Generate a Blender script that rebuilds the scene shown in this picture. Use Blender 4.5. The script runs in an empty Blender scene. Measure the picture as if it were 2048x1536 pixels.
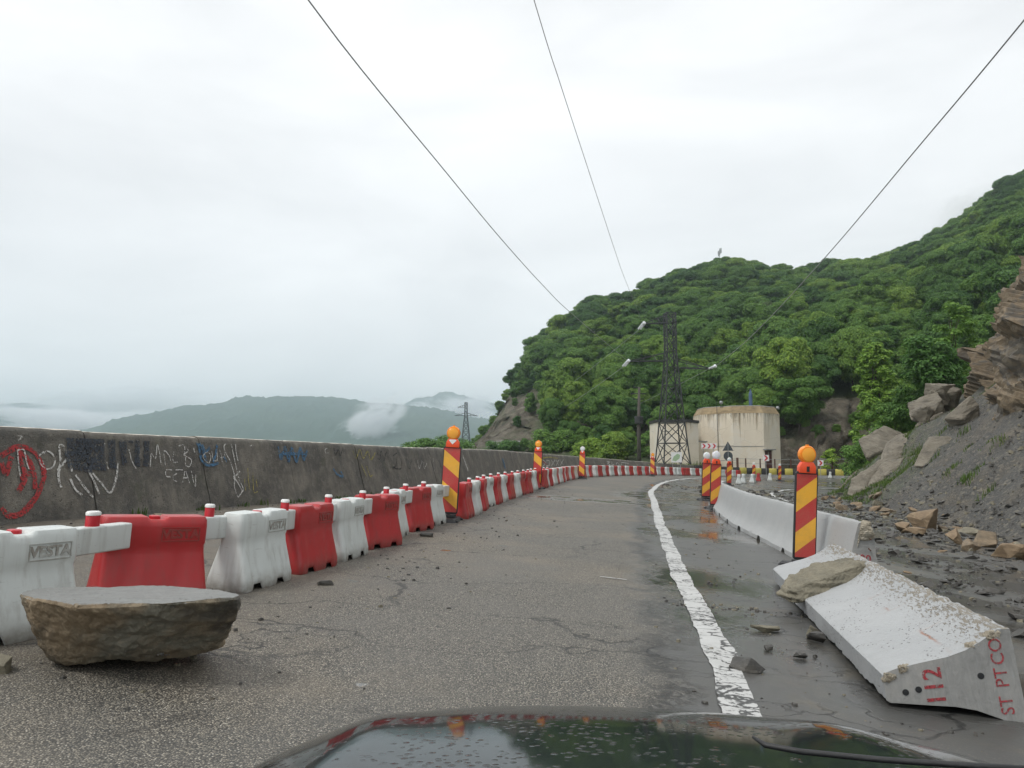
import bpy, bmesh, math, random
import numpy as np
from mathutils import Vector, Matrix, noise, Euler

R = math.radians
sc = bpy.context.scene
col = sc.collection
random.seed(7)
rng = np.random.default_rng(7)

# ------------------------------------------------------------------ camera, sky, sun, exposure
cam = bpy.data.cameras.new('camera'); camo = bpy.data.objects.new('camera', cam); col.objects.link(camo)
CAMZ = 1.48
camo.location = (0, 0, CAMZ)
camo.rotation_euler = (R(90) + math.atan(157 / 1598.), 0, 0)
cam.sensor_width = 36.0; cam.lens = 36.0 * 1598. / 2048.
cam.clip_start = 0.05; cam.clip_end = 20000
sc.camera = camo

SUN_EL, SUN_AZ = 56., 235.     # azimuth clockwise from +Y: behind the camera to the left
w = bpy.data.worlds.new('World'); sc.world = w; w.use_nodes = True
wt = w.node_tree; wt.nodes.clear()
wo = wt.nodes.new('ShaderNodeOutputWorld'); wb = wt.nodes.new('ShaderNodeBackground')
sky = wt.nodes.new('ShaderNodeTexSky'); sky.sky_type = 'NISHITA'; sky.sun_disc = False
sky.sun_elevation = R(SUN_EL); sky.sun_rotation = R(SUN_AZ)
sks = wt.nodes.new('ShaderNodeVectorMath'); sks.operation = 'SCALE'; sks.inputs['Scale'].default_value = 0.10
wt.links.new(sky.outputs[0], sks.inputs[0])
wtc = wt.nodes.new('ShaderNodeTexCoord'); wmap = wt.nodes.new('ShaderNodeMapping')
wmap.inputs['Scale'].default_value = (1.0, 1.0, 3.2); wmap.inputs['Rotation'].default_value = (0.15, 0.1, 0.4)
wn = wt.nodes.new('ShaderNodeTexNoise'); wn.inputs['Scale'].default_value = 2.1; wn.inputs['Detail'].default_value = 6
wn.inputs['Roughness'].default_value = 0.52; wn.inputs['Distortion'].default_value = 0.4
wr = wt.nodes.new('ShaderNodeValToRGB')
wr.color_ramp.elements[0].position = 0.30; wr.color_ramp.elements[0].color = (0.625, 0.628, 0.635, 1)
wr.color_ramp.elements[1].position = 0.66; wr.color_ramp.elements[1].color = (0.81, 0.81, 0.812, 1)
wt.links.new(wtc.outputs['Generated'], wmap.inputs[0]); wt.links.new(wmap.outputs[0], wn.inputs['Vector'])
wt.links.new(wn.outputs['Fac'], wr.inputs[0])
wmx = wt.nodes.new('ShaderNodeMix'); wmx.data_type = 'RGBA'; wmx.inputs[0].default_value = 0.97
wt.links.new(sks.outputs[0], wmx.inputs[6]); wt.links.new(wr.outputs[0], wmx.inputs[7])
wt.links.new(wmx.outputs[2], wb.inputs[0]); wb.inputs[1].default_value = 1.0
wt.links.new(wb.outputs[0], wo.inputs[0])

sl = bpy.data.lights.new('sun', 'SUN'); sl.energy = 1.4; sl.angle = R(14); sl.color = (1.0, 0.965, 0.92)
slo = bpy.data.objects.new('sun', sl); col.objects.link(slo)
sd = Vector((math.sin(R(SUN_AZ)) * math.cos(R(SUN_EL)), math.cos(R(SUN_AZ)) * math.cos(R(SUN_EL)), math.sin(R(SUN_EL))))
slo.rotation_euler = (-sd).to_track_quat('-Z', 'Y').to_euler(); slo.location = (0, 0, 60)

sc.view_settings.view_transform = 'Standard'; sc.view_settings.look = 'None'
sc.view_settings.exposure = 0.50; sc.view_settings.gamma = 1.0
sc.view_settings.use_curve_mapping = False
sc.render.engine = 'CYCLES'
try:
    sc.cycles.use_denoising = True; sc.cycles.denoiser = 'OPENIMAGEDENOISE'
except Exception:
    pass
sc.cycles.max_bounces = 8; sc.cycles.diffuse_bounces = 3; sc.cycles.glossy_bounces = 3
sc.cycles.transmission_bounces = 3; sc.cycles.transparent_max_bounces = 8; sc.cycles.volume_bounces = 5
sc.cycles.use_adaptive_sampling = True; sc.cycles.adaptive_threshold = 0.007

# ------------------------------------------------------------------ helpers
class NT:
    def __init__(s, name):
        s.m = bpy.data.materials.new(name); s.m.use_nodes = True
        s.t = s.m.node_tree; s.t.nodes.clear()
        s.out = s.t.nodes.new('ShaderNodeOutputMaterial')
    def n(s, typ, ins=None, **kw):
        x = s.t.nodes.new('ShaderNode' + typ)
        for k, v in kw.items(): setattr(x, k, v)
        for k, v in (ins or {}).items():
            i = x.inputs[k]
            if isinstance(v, bpy.types.NodeSocket): s.t.links.new(v, i)
            else: i.default_value = v
        return x
    def co(s, which='Object'): return s.n('TexCoord').outputs[which]
    def map(s, vec, scale=(1, 1, 1), rot=(0, 0, 0), loc=(0, 0, 0)):
        return s.n('Mapping', {'Vector': vec, 'Scale': scale, 'Rotation': rot, 'Location': loc}).outputs[0]
    def noise(s, vec, scale, detail=4, rough=.55, dist=0.):
        return s.n('TexNoise', {'Vector': vec, 'Scale': scale, 'Detail': detail, 'Roughness': rough, 'Distortion': dist}).outputs['Fac']
    def voro(s, vec, scale, feature='F1', out='Distance', rnd=1.0):
        return s.n('TexVoronoi', {'Vector': vec, 'Scale': scale, 'Randomness': rnd}, feature=feature).outputs[out]
    def ramp(s, fac, stops, interp='LINEAR'):
        x = s.n('ValToRGB', {'Fac': fac}); cr = x.color_ramp; cr.interpolation = interp
        while len(cr.elements) < len(stops): cr.elements.new(0.5)
        for e, (p, c) in zip(cr.elements, stops):
            e.position = p; e.color = (c, c, c, 1) if isinstance(c, (int, float)) else (*c, 1)
        return x.outputs[0]
    def mix(s, fac, a, b, mode='MIX'):
        x = s.n('Mix', data_type='RGBA', blend_type=mode)
        for i, v in ((0, fac), (6, a), (7, b)):
            if isinstance(v, bpy.types.NodeSocket): s.t.links.new(v, x.inputs[i])
            else: x.inputs[i].default_value = v if i == 0 else ((v, v, v, 1) if isinstance(v, (int, float)) else (*v, 1))
        return x.outputs[2]
    def math(s, op, a, b=0.0, c=None, clamp=False):
        x = s.n('Math', operation=op); x.use_clamp = clamp
        for i, v in enumerate((a, b) if c is None else (a, b, c)):
            if isinstance(v, bpy.types.NodeSocket): s.t.links.new(v, x.inputs[i])
            else: x.inputs[i].default_value = v
        return x.outputs[0]
    def attr(s, name): return s.n('Attribute', attribute_name=name).outputs['Fac']
    def bump(s, h, strength=.5, dist=.01, normal=None):
        d = {'Height': h, 'Strength': strength, 'Distance': dist}
        if normal is not None: d['Normal'] = normal
        return s.n('Bump', d).outputs[0]
    def bsdf(s, color, rough=.6, normal=None, metal=0., **extra):
        ins = {'Roughness': rough, 'Metallic': metal}
        if isinstance(color, tuple): ins['Base Color'] = (*color, 1)
        else: ins['Base Color'] = color
        if normal is not None: ins['Normal'] = normal
        ins.update(extra)
        b = s.n('BsdfPrincipled', ins); s.t.links.new(b.outputs[0], s.out.inputs[0]); return b

def plain(name, c, rough=.5, var=.12, scale=14., bump=0., metal=0., **extra):
    t = NT(name); v = t.co()
    f = t.noise(v, scale, 5)
    k = t.mix(f, tuple(x * (1 - var) for x in c), tuple(min(1, x * (1 + var)) for x in c))
    nrm = t.bump(t.noise(v, scale * 3, 4), bump, .01) if bump else None
    t.bsdf(k, rough, nrm, metal, **extra); return t.m

def mesh(name, verts, faces, smooth=False, mats=None, idx=None):
    me = bpy.data.meshes.new(name)
    me.from_pydata([tuple(v) for v in verts], [], faces)
    for m in (mats or []): me.materials.append(m)
    if idx is not None: me.polygons.foreach_set('material_index', np.asarray(idx, dtype=np.int32))
    if smooth: me.polygons.foreach_set('use_smooth', np.ones(len(me.polygons), dtype=bool))
    me.update(); return me

def link(name, me, parent=None, mw=None):
    o = bpy.data.objects.new(name, me); col.objects.link(o)
    if parent is not None: o.parent = parent
    if mw is not None: o.matrix_world = mw if parent is None else mw
    return o

def tag(o, label=None, cat=None, group=None, kind=None):
    if label: o['label'] = label
    if cat: o['category'] = cat
    if group: o['group'] = group
    if kind: o['kind'] = kind
    return o

def empty(name, mw=None, label=None, cat=None, group=None):
    o = bpy.data.objects.new(name, None); col.objects.link(o); o.empty_display_size = .1
    if mw is not None: o.matrix_world = mw
    return tag(o, label, cat, group)

def clone(o, parent=None):
    c = o.copy(); col.objects.link(c); c.parent = parent
    for ch in list(o.children): clone(ch, c)
    return c

class MB:
    """collects vertices and faces for one mesh"""
    def __init__(s): s.v = []; s.f = []; s.i = []
    def add(s, vs, fs, mi=0):
        b = len(s.v); s.v += [tuple(p) for p in vs]; s.f += [tuple(b + k for k in f) for f in fs]; s.i += [mi] * len(fs); return s
    def box(s, lo, hi, mi=0, M=None):
        (a, b, c), (d, e, f) = lo, hi
        vs = [(a, b, c), (d, b, c), (d, e, c), (a, e, c), (a, b, f), (d, b, f), (d, e, f), (a, e, f)]
        if M is not None: vs = [M @ Vector(p) for p in vs]
        return s.add(vs, [(0, 3, 2, 1), (4, 5, 6, 7), (0, 1, 5, 4), (1, 2, 6, 5), (2, 3, 7, 6), (3, 0, 4, 7)], mi)
    def bar(s, p, q, wd, mi=0, n=4):
        p, q = Vector(p), Vector(q); d = (q - p); L = d.length
        if L < 1e-6: return s
        d /= L; a = d.cross(Vector((0, 0, 1)))
        if a.length < 1e-3: a = d.cross(Vector((1, 0, 0)))
        a.normalize(); b = d.cross(a); r = wd / 2 * (1.414 if n == 4 else 1)
        vs = []
        for c in (p, q):
            for k in range(n):
                an = 2 * math.pi * (k + .5) / n; vs.append(c + a * math.cos(an) * r + b * math.sin(an) * r)
        fs = [(k, (k + 1) % n, n + (k + 1) % n, n + k) for k in range(n)] + [tuple(range(n - 1, -1, -1)), tuple(range(n, 2 * n))]
        return s.add(vs, fs, mi)
    def tube(s, pts, r, n=6, mi=0, taper=None):
        pts = [Vector(p) for p in pts]; vs = []; a = None
        for k, p in enumerate(pts):
            d = (pts[min(k + 1, len(pts) - 1)] - pts[max(k - 1, 0)]).normalized()
            if a is None:
                a = d.cross(Vector((0, 0, 1)))
                if a.length < 1e-3: a = d.cross(Vector((1, 0, 0)))
            a = (a - d * a.dot(d)).normalized(); b = d.cross(a)
            rr = r if taper is None else r * taper[k]
            for j in range(n):
                an = 2 * math.pi * j / n; vs.append(p + (a * math.cos(an) + b * math.sin(an)) * rr)
        fs = []
        for k in range(len(pts) - 1):
            for j in range(n):
                fs.append((k * n + j, k * n + (j + 1) % n, (k + 1) * n + (j + 1) % n, (k + 1) * n + j))
        m = (len(pts) - 1) * n
        fs += [tuple(range(n - 1, -1, -1)), tuple(m + j for j in range(n))]
        return s.add(vs, fs, mi)
    def lathe(s, prof, c=(0, 0, 0), axis='z', n=20, mi=0):
        """prof: list of (radius, height)"""
        vs = []
        for r, h in prof:
            for j in range(n):
                an = 2 * math.pi * j / n; x, y = r * math.cos(an), r * math.sin(an)
                vs.append((c[0] + x, c[1] + y, c[2] + h) if axis == 'z' else (c[0] + x, c[1] - h, c[2] + y))
        fs = []
        for k in range(len(prof) - 1):
            for j in range(n): fs.append((k * n + j, k * n + (j + 1) % n, (k + 1) * n + (j + 1) % n, (k + 1) * n + j))
        m = (len(prof) - 1) * n
        fs += [tuple(range(n - 1, -1, -1)), tuple(m + j for j in range(n))]
        return s.add(vs, fs, mi)
    def prism(s, poly, y0, y1, mi=0):
        """poly in (x, z), extruded along y"""
        n = len(poly)
        vs = [(x, y0, z) for x, z in poly] + [(x, y1, z) for x, z in poly]
        fs = [tuple(range(n)), tuple(range(2 * n - 1, n - 1, -1))] + [(k, n + k, n + (k + 1) % n, (k + 1) % n) for k in range(n)]
        return s.add(vs, fs, mi)
    def build(s, name, mats, parent=None, smooth=False, mw=None):
        if not isinstance(mats, (list, tuple)): mats = [mats]
        me = mesh(name, s.v, s.f, smooth, mats, s.i)
        bm = bmesh.new(); bm.from_mesh(me); bmesh.ops.recalc_face_normals(bm, faces=bm.faces); bm.to_mesh(me); bm.free()
        return link(name, me, parent, mw)

def autosmooth(me, ang=40):
    me.polygons.foreach_set('use_smooth', np.ones(len(me.polygons), dtype=bool))
    try: me.set_sharp_from_angle(angle=R(ang))
    except Exception: pass

def bevel_mesh(me, w, seg=2):
    bm = bmesh.new(); bm.from_mesh(me)
    bmesh.ops.bevel(bm, geom=[e for e in bm.edges if e.is_manifold and e.calc_face_angle(0) > .5], offset=w, segments=seg, affect='EDGES', profile=.6)
    bm.to_mesh(me); bm.free(); autosmooth(me, 50)

def smooth_path(pts, step):
    """Catmull-Rom through pts (2-D), resampled at equal arc length; returns points, tangents"""
    P = np.array(pts, float); Q = np.vstack([2 * P[0] - P[1], P, 2 * P[-1] - P[-2]]); out = []
    for i in range(1, len(Q) - 2):
        for t in np.linspace(0, 1, 40, endpoint=False):
            a, b, c, d = Q[i - 1], Q[i], Q[i + 1], Q[i + 2]
            out.append(.5 * (2 * b + (c - a) * t + (2 * a - 5 * b + 4 * c - d) * t * t + (3 * b - a - 3 * c + d) * t ** 3))
    out.append(P[-1]); out = np.array(out)
    s = np.concatenate([[0], np.cumsum(np.linalg.norm(np.diff(out, axis=0), axis=1))])
    ss = np.arange(0, s[-1], step); X = np.column_stack([np.interp(ss, s, out[:, k]) for k in range(out.shape[1])])
    T = np.gradient(X[:, :2], axis=0); T /= np.linalg.norm(T, axis=1)[:, None]
    return X, T, ss

def g(x, y):
    """height of the banked road surface"""
    xs = np.asarray(x, float) - np.logaddexp(0, (np.asarray(x, float) - 26.) / 2.5) * 2.5
    ys = np.asarray(y, float) - np.logaddexp(0, (np.asarray(y, float) - 92.) / 4.) * 4.
    return -.0693 * xs + .0186 * ys
def gz(x, y): return float(g(x, y))
GN_ = Vector((.0693, -.0186, 1)).normalized()

def stand(x, y, yaw, up=1.0, dz=0.):
    """matrix of a thing standing on the road, its x axis along yaw"""
    n = Vector((0, 0, 1)).lerp(GN_, up).normalized()
    t = Vector((math.cos(yaw), math.sin(yaw), 0)); t = (t - n * t.dot(n)).normalized(); b = n.cross(t)
    M = Matrix.Identity(4)
    for i, a in enumerate((t, b, n)):
        for j in range(3): M[j][i] = a[j]
    M.translation = (x, y, gz(x, y) + dz); return M

def fbm(p, o=4): return noise.fractal(Vector(p), 1.0, 2.0, o)

def text_mesh(s, size, depth=0.0, bold=0.0):
    cu = bpy.data.curves.new('txt', 'FONT'); cu.body = s; cu.size = size; cu.extrude = depth; cu.offset = bold
    cu.align_x = 'CENTER'; cu.align_y = 'CENTER'; cu.resolution_u = 3
    o = bpy.data.objects.new('txt', cu); col.objects.link(o)
    me = bpy.data.meshes.new_from_object(o.evaluated_get(bpy.context.evaluated_depsgraph_get()))
    bpy.data.objects.remove(o); bpy.data.curves.remove(cu); return me

# ------------------------------------------------------------------ materials
M = {}
def leafmat(name, c1, c2, c3):
    t = NT(name)
    r = t.n('NewGeometry').outputs['Random Per Island']; orr = t.n('ObjectInfo').outputs['Random']
    k = t.mix(t.ramp(r, [(0, c1), (.6, c2), (1, c3)]), (0, 0, 0), (0, 0, 0)) if False else t.ramp(r, [(0, c1), (.6, c2), (1, c3)])
    tint = t.ramp(orr, [(0, (.42, .56, .62)), (.3, (.72, .80, .78)), (.7, (1.0, 1.0, .92)), (1, (1.55, 1.3, .95))])
    k = t.mix(1.0, k, tint, 'MULTIPLY')
    d = t.n('BsdfPrincipled', {'Base Color': k, 'Roughness': .55, 'Specular IOR Level': .3})
    tr = t.n('BsdfTranslucent', {'Color': k})
    mx = t.n('MixShader', {0: .32, 1: d.outputs[0], 2: tr.outputs[0]})
    t.t.links.new(mx.outputs[0], t.out.inputs[0]); return t.m
M['leaf'] = leafmat('leaf', (.078, .168, .036), (.138, .262, .050), (.21, .345, .068))
M['leaf_fresh'] = leafmat('leaf_fresh', (.11, .22, .038), (.18, .32, .055), (.26, .41, .08))
M['leaf_pale'] = leafmat('leaf_pale', (.12, .17, .05), (.17, .22, .075), (.24, .27, .11))
M['bark'] = plain('bark', (.07, .055, .04), .9, .4, 9, .5)

def rockmat(name, stops, scale=1.0, rough=.75, bump=.6, lay=(1.2, 1.2, 9)):
    t = NT(name); v = t.co()
    big = t.noise(v, 1.1 * scale, 6, .6, .6); fine = t.noise(v, 14 * scale, 8, .65)
    layer = t.noise(t.map(v, lay, (.25, .2, .1) if lay[2] > 5 else (.7, .3, .1)), 1.5 * scale, 5, .6, .8)
    f = t.math('ADD', t.math('MULTIPLY', big, .6), t.math('MULTIPLY', layer, .4))
    k = t.ramp(f, stops)
    k = t.mix(t.math('MULTIPLY', fine, .55), k, t.mix(.5, k, (.02, .02, .018)), 'MIX')
    speck = t.noise(v, 60 * scale, 3)
    k = t.mix(t.ramp(speck, [(.55, 0.), (.75, .35)]), k, (.30, .27, .21))
    h = t.math('ADD', t.math('MULTIPLY', layer, .7), t.math('MULTIPLY', fine, .45))
    t.bsdf(k, rough, t.bump(h, bump, .05 / scale)); return t.m
M['sandstone'] = rockmat('sandstone', [(.3, (.06, .05, .036)), (.45, (.16, .12, .075)), (.58, (.27, .20, .125)), (.72, (.17, .16, .135))], 1.6, .62)
def blockmat():
    t = NT('split_sandstone'); v = t.co(); nz = t.n('SeparateXYZ', {0: t.n('NewGeometry').outputs['Normal']}).outputs[2]
    a = t.noise(v, 3.2, 7, .65, .5); b = t.noise(v, 22, 8, .7); c = t.noise(t.map(v, loc=(3, 5, 1)), 1.6, 4, .5, 1.2)
    k = t.ramp(a, [(.3, (.10, .078, .050)), (.5, (.20, .15, .092)), (.7, (.31, .235, .15))])
    k = t.mix(t.ramp(c, [(.48, 0.), (.62, .75)]), k, t.mix(b, (.10, .105, .085), (.20, .20, .165)))
    k = t.mix(t.ramp(t.noise(v, 2.0, 4), [(.56, 0.), (.66, .8)]), k, (.045, .042, .036))
    k = t.mix(t.ramp(b, [(.52, 0.), (.75, .5)]), k, (.40, .33, .23))
    top = t.mix(t.noise(t.map(v, (2, 9, 1)), 2.5, 5), (.14, .143, .138), (.25, .25, .235))
    k = t.mix(t.ramp(nz, [(.72, 0.), (.9, 1.)]), k, top)
    pit = t.voro(v, 19.)
    h = t.math('ADD', t.math('MULTIPLY', b, .8), t.math('MULTIPLY', pit, .4))
    t.bsdf(k, t.mix(t.ramp(nz, [(.72, 0.), (.9, 1.)]), .75, .45), t.bump(h, .8, .03)); return t.m
M['block'] = blockmat()
M['slabrock'] = rockmat('slabrock', [(.3, (.10, .092, .066)), (.5, (.19, .17, .12)), (.7, (.28, .25, .18))], 2.2, .7)
M['shale'] = rockmat('shale', [(.3, (.028, .027, .026)), (.5, (.055, .052, .047)), (.72, (.11, .098, .078))], 3.0, .55)
M['ochre'] = rockmat('ochre', [(.3, (.12, .085, .05)), (.5, (.24, .165, .095)), (.7, (.33, .27, .18))], 3.0, .7)
M['cliff'] = rockmat('cliff', [(.30, (.042, .037, .031)), (.42, (.12, .095, .066)), (.52, (.235, .175, .108)), (.58, (.12, .108, .092)), (.70, (.30, .24, .16))], .45, .65, .9, (1.4, 1.4, 2.6))
M['outcrop'] = rockmat('outcrop', [(.3, (.07, .062, .050)), (.5, (.175, .152, .115)), (.7, (.27, .245, .195))], .8, .75, .8)

# asphalt of the road: left lane open chip seal, right lane smooth wet asphalt
def asphalt():
    t = NT('asphalt'); v = t.co(); lane = t.attr('lane')
    wob = t.noise(v, .9, 5, .6)
    wob2 = t.noise(v, 5., 4, .6)
    ln = t.math('ADD', lane, t.math('ADD', t.math('MULTIPLY', t.math('SUBTRACT', wob, .5), 1.0), t.math('MULTIPLY', t.math('SUBTRACT', wob2, .5), .35)))
    chip = t.ramp(ln, [(0, 1.), (1, 0.)]);
    chip = t.math('MULTIPLY_ADD', ln, -2.2, -.55, clamp=True)          # 1 on the left lane, 0 on the right
    # chip seal stones
    cell = t.n('TexVoronoi', {'Vector': v, 'Scale': 98.}, feature='F1')
    cd = cell.outputs['Distance']; cc = t.n('SeparateColor', {'Color': cell.outputs['Color']}).outputs[0]
    stone = t.ramp(cc, [(0, (.075, .070, .060)), (.3, (.185, .168, .138)), (.62, (.315, .285, .228)), (.84, (.45, .40, .31)), (.94, (.58, .52, .42)), (1, (.75, .71, .62))])
    stone = t.mix(t.ramp(cd, [(.25, 0.), (.62, 1.)]), stone, (.018, .018, .017))
    patch = t.noise(v, .55, 6, .62, .5)
    stone = t.mix(t.ramp(patch, [(.32, .60), (.66, 0.)]), stone, (.125, .118, .104))
    brown = t.noise(t.map(v, loc=(7, 3, 0)), .35, 4, .6)
    stone = t.mix(t.ramp(brown, [(.48, 0.), (.72, .38)]), stone, (.25, .20, .135))
    edge = t.math('MULTIPLY_ADD', lane, -.55, -2.1, clamp=True)        # dirt towards the plastic barriers
    stone = t.mix(t.math('MULTIPLY', edge, t.ramp(t.noise(v, 2.2, 5, .6), [(.35, .15), (.65, .75)])), stone, (.12, .098, .072))
    # smooth asphalt
    fine = t.noise(v, 55, 6, .7); med = t.noise(v, 1.6, 6, .62, .4)
    smooth = t.mix(fine, (.042, .043, .043), (.095, .094, .089))
    smooth = t.mix(t.ramp(med, [(.35, 0.), (.7, .55)]), smooth, (.085, .080, .068))
    st = t.noise(t.map(v, (1, 1, 1), loc=(2, 9, 0)), .5, 5, .65, 1.2)
    smooth = t.mix(t.ramp(st, [(.54, 0.), (.62, .5), (.72, .25)]), smooth, (.135, .115, .080))
    grit = t.voro(v, 34.); gm = t.noise(v, 1.1, 4, .6)
    smooth = t.mix(t.math('MULTIPLY', t.ramp(grit, [(.10, 1.), (.2, 0.)]), t.ramp(gm, [(.42, 0.), (.62, .85)])), smooth, (.24, .21, .16))
    k = t.mix(chip, smooth, stone)
    # raveled dark edge between the two, beside the line
    rav = t.math('SUBTRACT', 1., t.math('ABSOLUTE', t.math('MULTIPLY', t.math('ADD', ln, .42), 4.5)), clamp=True)
    rn = t.ramp(t.noise(v, 9., 6, .7, 1.5), [(.44, 0.), (.54, 1.)])
    hole = t.math('MULTIPLY', rav, rn)
    k = t.mix(t.math('MULTIPLY', hole, .85), k, (.012, .012, .011))
    # cracks, thin and meandering
    wv = t.n('VectorMath', {0: v, 1: t.n('TexNoise', {'Vector': v, 'Scale': 1.7, 'Detail': 5}).outputs['Color']}, operation='ADD').outputs[0]
    ck = t.voro(t.map(wv, (.28, .75, 1), (0, 0, .25)), 1.0, 'DISTANCE_TO_EDGE')
    ckm = t.math('MULTIPLY', t.ramp(ck, [(.0, 1.), (.007, .8), (.014, 0.)]), t.ramp(t.noise(v, .45, 4), [(.42, 0.), (.55, 1.)]))
    ck2 = t.voro(t.map(wv, (1.1, 2.6, 1), (0, 0, .3)), 1.0, 'DISTANCE_TO_EDGE')
    near = t.math('SUBTRACT', 1., t.math('ABSOLUTE', t.math('MULTIPLY', t.math('SUBTRACT', lane, .5), .9)), clamp=True)
    ckm = t.math('MAXIMUM', ckm, t.math('MULTIPLY', t.math('MULTIPLY', t.ramp(ck2, [(.0, 1.), (.012, .7), (.025, 0.)]), near), t.ramp(t.noise(v, .9, 4), [(.45, 0.), (.56, 1.)])))
    k = t.mix(t.math('MULTIPLY', ckm, .8), k, (.012, .012, .012))
    # standing water: a film over the smooth lane, a few shallow pools on the chip seal
    pn = t.noise(t.map(v, (.55, .32, 1), (0, 0, -.18)), 1.0, 5, .55, .6)
    wet_r = t.math('MULTIPLY', t.ramp(pn, [(.45, 0.), (.62, 1.)]), t.math('SUBTRACT', 1., chip))
    right = t.math('MULTIPLY_ADD', lane, -.55, 2.4, clamp=True)
    pool = t.math('MULTIPLY', t.attr('pool'), t.ramp(t.noise(v, 1.3, 5, .6), [(.38, 0.), (.55, 1.)]))
    tiny = t.math('MULTIPLY', t.ramp(t.noise(t.map(v, (1, .9, 1), loc=(3, 1, 0)), 2.6, 3, .5), [(.715, 0.), (.73, 1.)]), chip)
    wet = t.math('MAXIMUM', wet_r, t.math('MAXIMUM', pool, tiny), clamp=True)
    k = t.mix(t.math('MULTIPLY', wet, .55), k, t.mix(.5, k, (.015, .016, .016)))
    rough = t.mix(wet, t.mix(chip, .42, .62), .11)
    hb = t.math('ADD', t.math('MULTIPLY', chip, t.math('MULTIPLY', t.math('SUBTRACT', 1., cd), 1.)), t.math('MULTIPLY', fine, .35))
    hb = t.math('SUBTRACT', hb, t.math('MULTIPLY', t.math('ADD', hole, ckm), 1.6))
    str_ = t.math('MULTIPLY', t.math('SUBTRACT', 1., t.math('MULTIPLY', wet, .93)), .75)
    b = t.n('Bump', {'Height': hb, 'Strength': str_, 'Distance': .008}).outputs[0]
    t.bsdf(k, rough, b); return t.m
M['asphalt'] = asphalt()

def paint_line():
    t = NT('road_paint'); v = t.co()
    wv = t.n('VectorMath', {0: v, 1: t.n('TexNoise', {'Vector': v, 'Scale': 2.5, 'Detail': 5}).outputs['Color']}, operation='ADD').outputs[0]
    ck = t.voro(t.map(wv, (1.6, 3.4, 1), (0, 0, .3)), 1.0, 'DISTANCE_TO_EDGE')
    wear = t.noise(v, 26., 8, .72); big = t.noise(v, 1.6, 4)
    f = t.math('ADD', wear, t.math('MULTIPLY', t.math('SUBTRACT', big, .5), .55))
    worn = t.ramp(f, [(.57, 0.), (.64, 1.)])
    far = t.attr('far')
    worn = t.math('MULTIPLY', t.math('MAXIMUM', worn, t.ramp(ck, [(.0, 1.), (.022, .9), (.04, 0.)])), t.math('SUBTRACT', 1., far))
    wht = t.mix(t.noise(v, 3.5, 6, .65), (.36, .36, .345), (.60, .60, .59))
    k = t.mix(worn, wht, (.035, .035, .034))
    t.bsdf(k, t.mix(worn, .45, .5), t.bump(t.math('SUBTRACT', t.noise(v, 60, 4), worn), .5, .006)); return t.m
M['paint'] = paint_line()

def concrete_wall():
    t = NT('weathered_concrete'); v = t.co()
    a = t.noise(v, 1.2, 7, .65, .4); b = t.noise(v, 9, 7, .7); st = t.noise(t.map(v, (3.2, 3.2, .45)), 2.0, 5, .6, .3)
    k = t.ramp(a, [(.28, (.058, .055, .049)), (.48, (.125, .115, .097)), (.7, (.23, .208, .17))])
    k = t.mix(t.ramp(st, [(.42, 0.), (.68, .6)]), k, (.060, .059, .056))
    k = t.mix(t.ramp(b, [(.5, 0.), (.72, .5)]), k, (.27, .25, .21))
    moss = t.noise(t.map(v, loc=(5, 1, 2)), 2.3, 6, .65)
    k = t.mix(t.ramp(moss, [(.56, 0.), (.7, .45)]), k, (.075, .082, .045))
    pit = t.voro(v, 21.); pm = t.noise(v, 2.4, 3)
    pits = t.math('MULTIPLY', t.ramp(pit, [(.12, 1.), (.2, 0.)]), t.ramp(pm, [(.48, 0.), (.6, 1.)]))
    k = t.mix(t.math('MULTIPLY', pits, .8), k, (.02, .02, .019))
    h = t.math('SUBTRACT', t.math('ADD', t.math('MULTIPLY', b, .5), t.noise(v, 40, 5, .7)), t.math('MULTIPLY', pits, 1.2))
    t.bsdf(k, .82, t.bump(h, .9, .028)); return t.m
M['wall'] = concrete_wall()
M['wallcap'] = plain('wall_cap_concrete', (.56, .52, .45), .85, .3, 6, .5)

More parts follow.
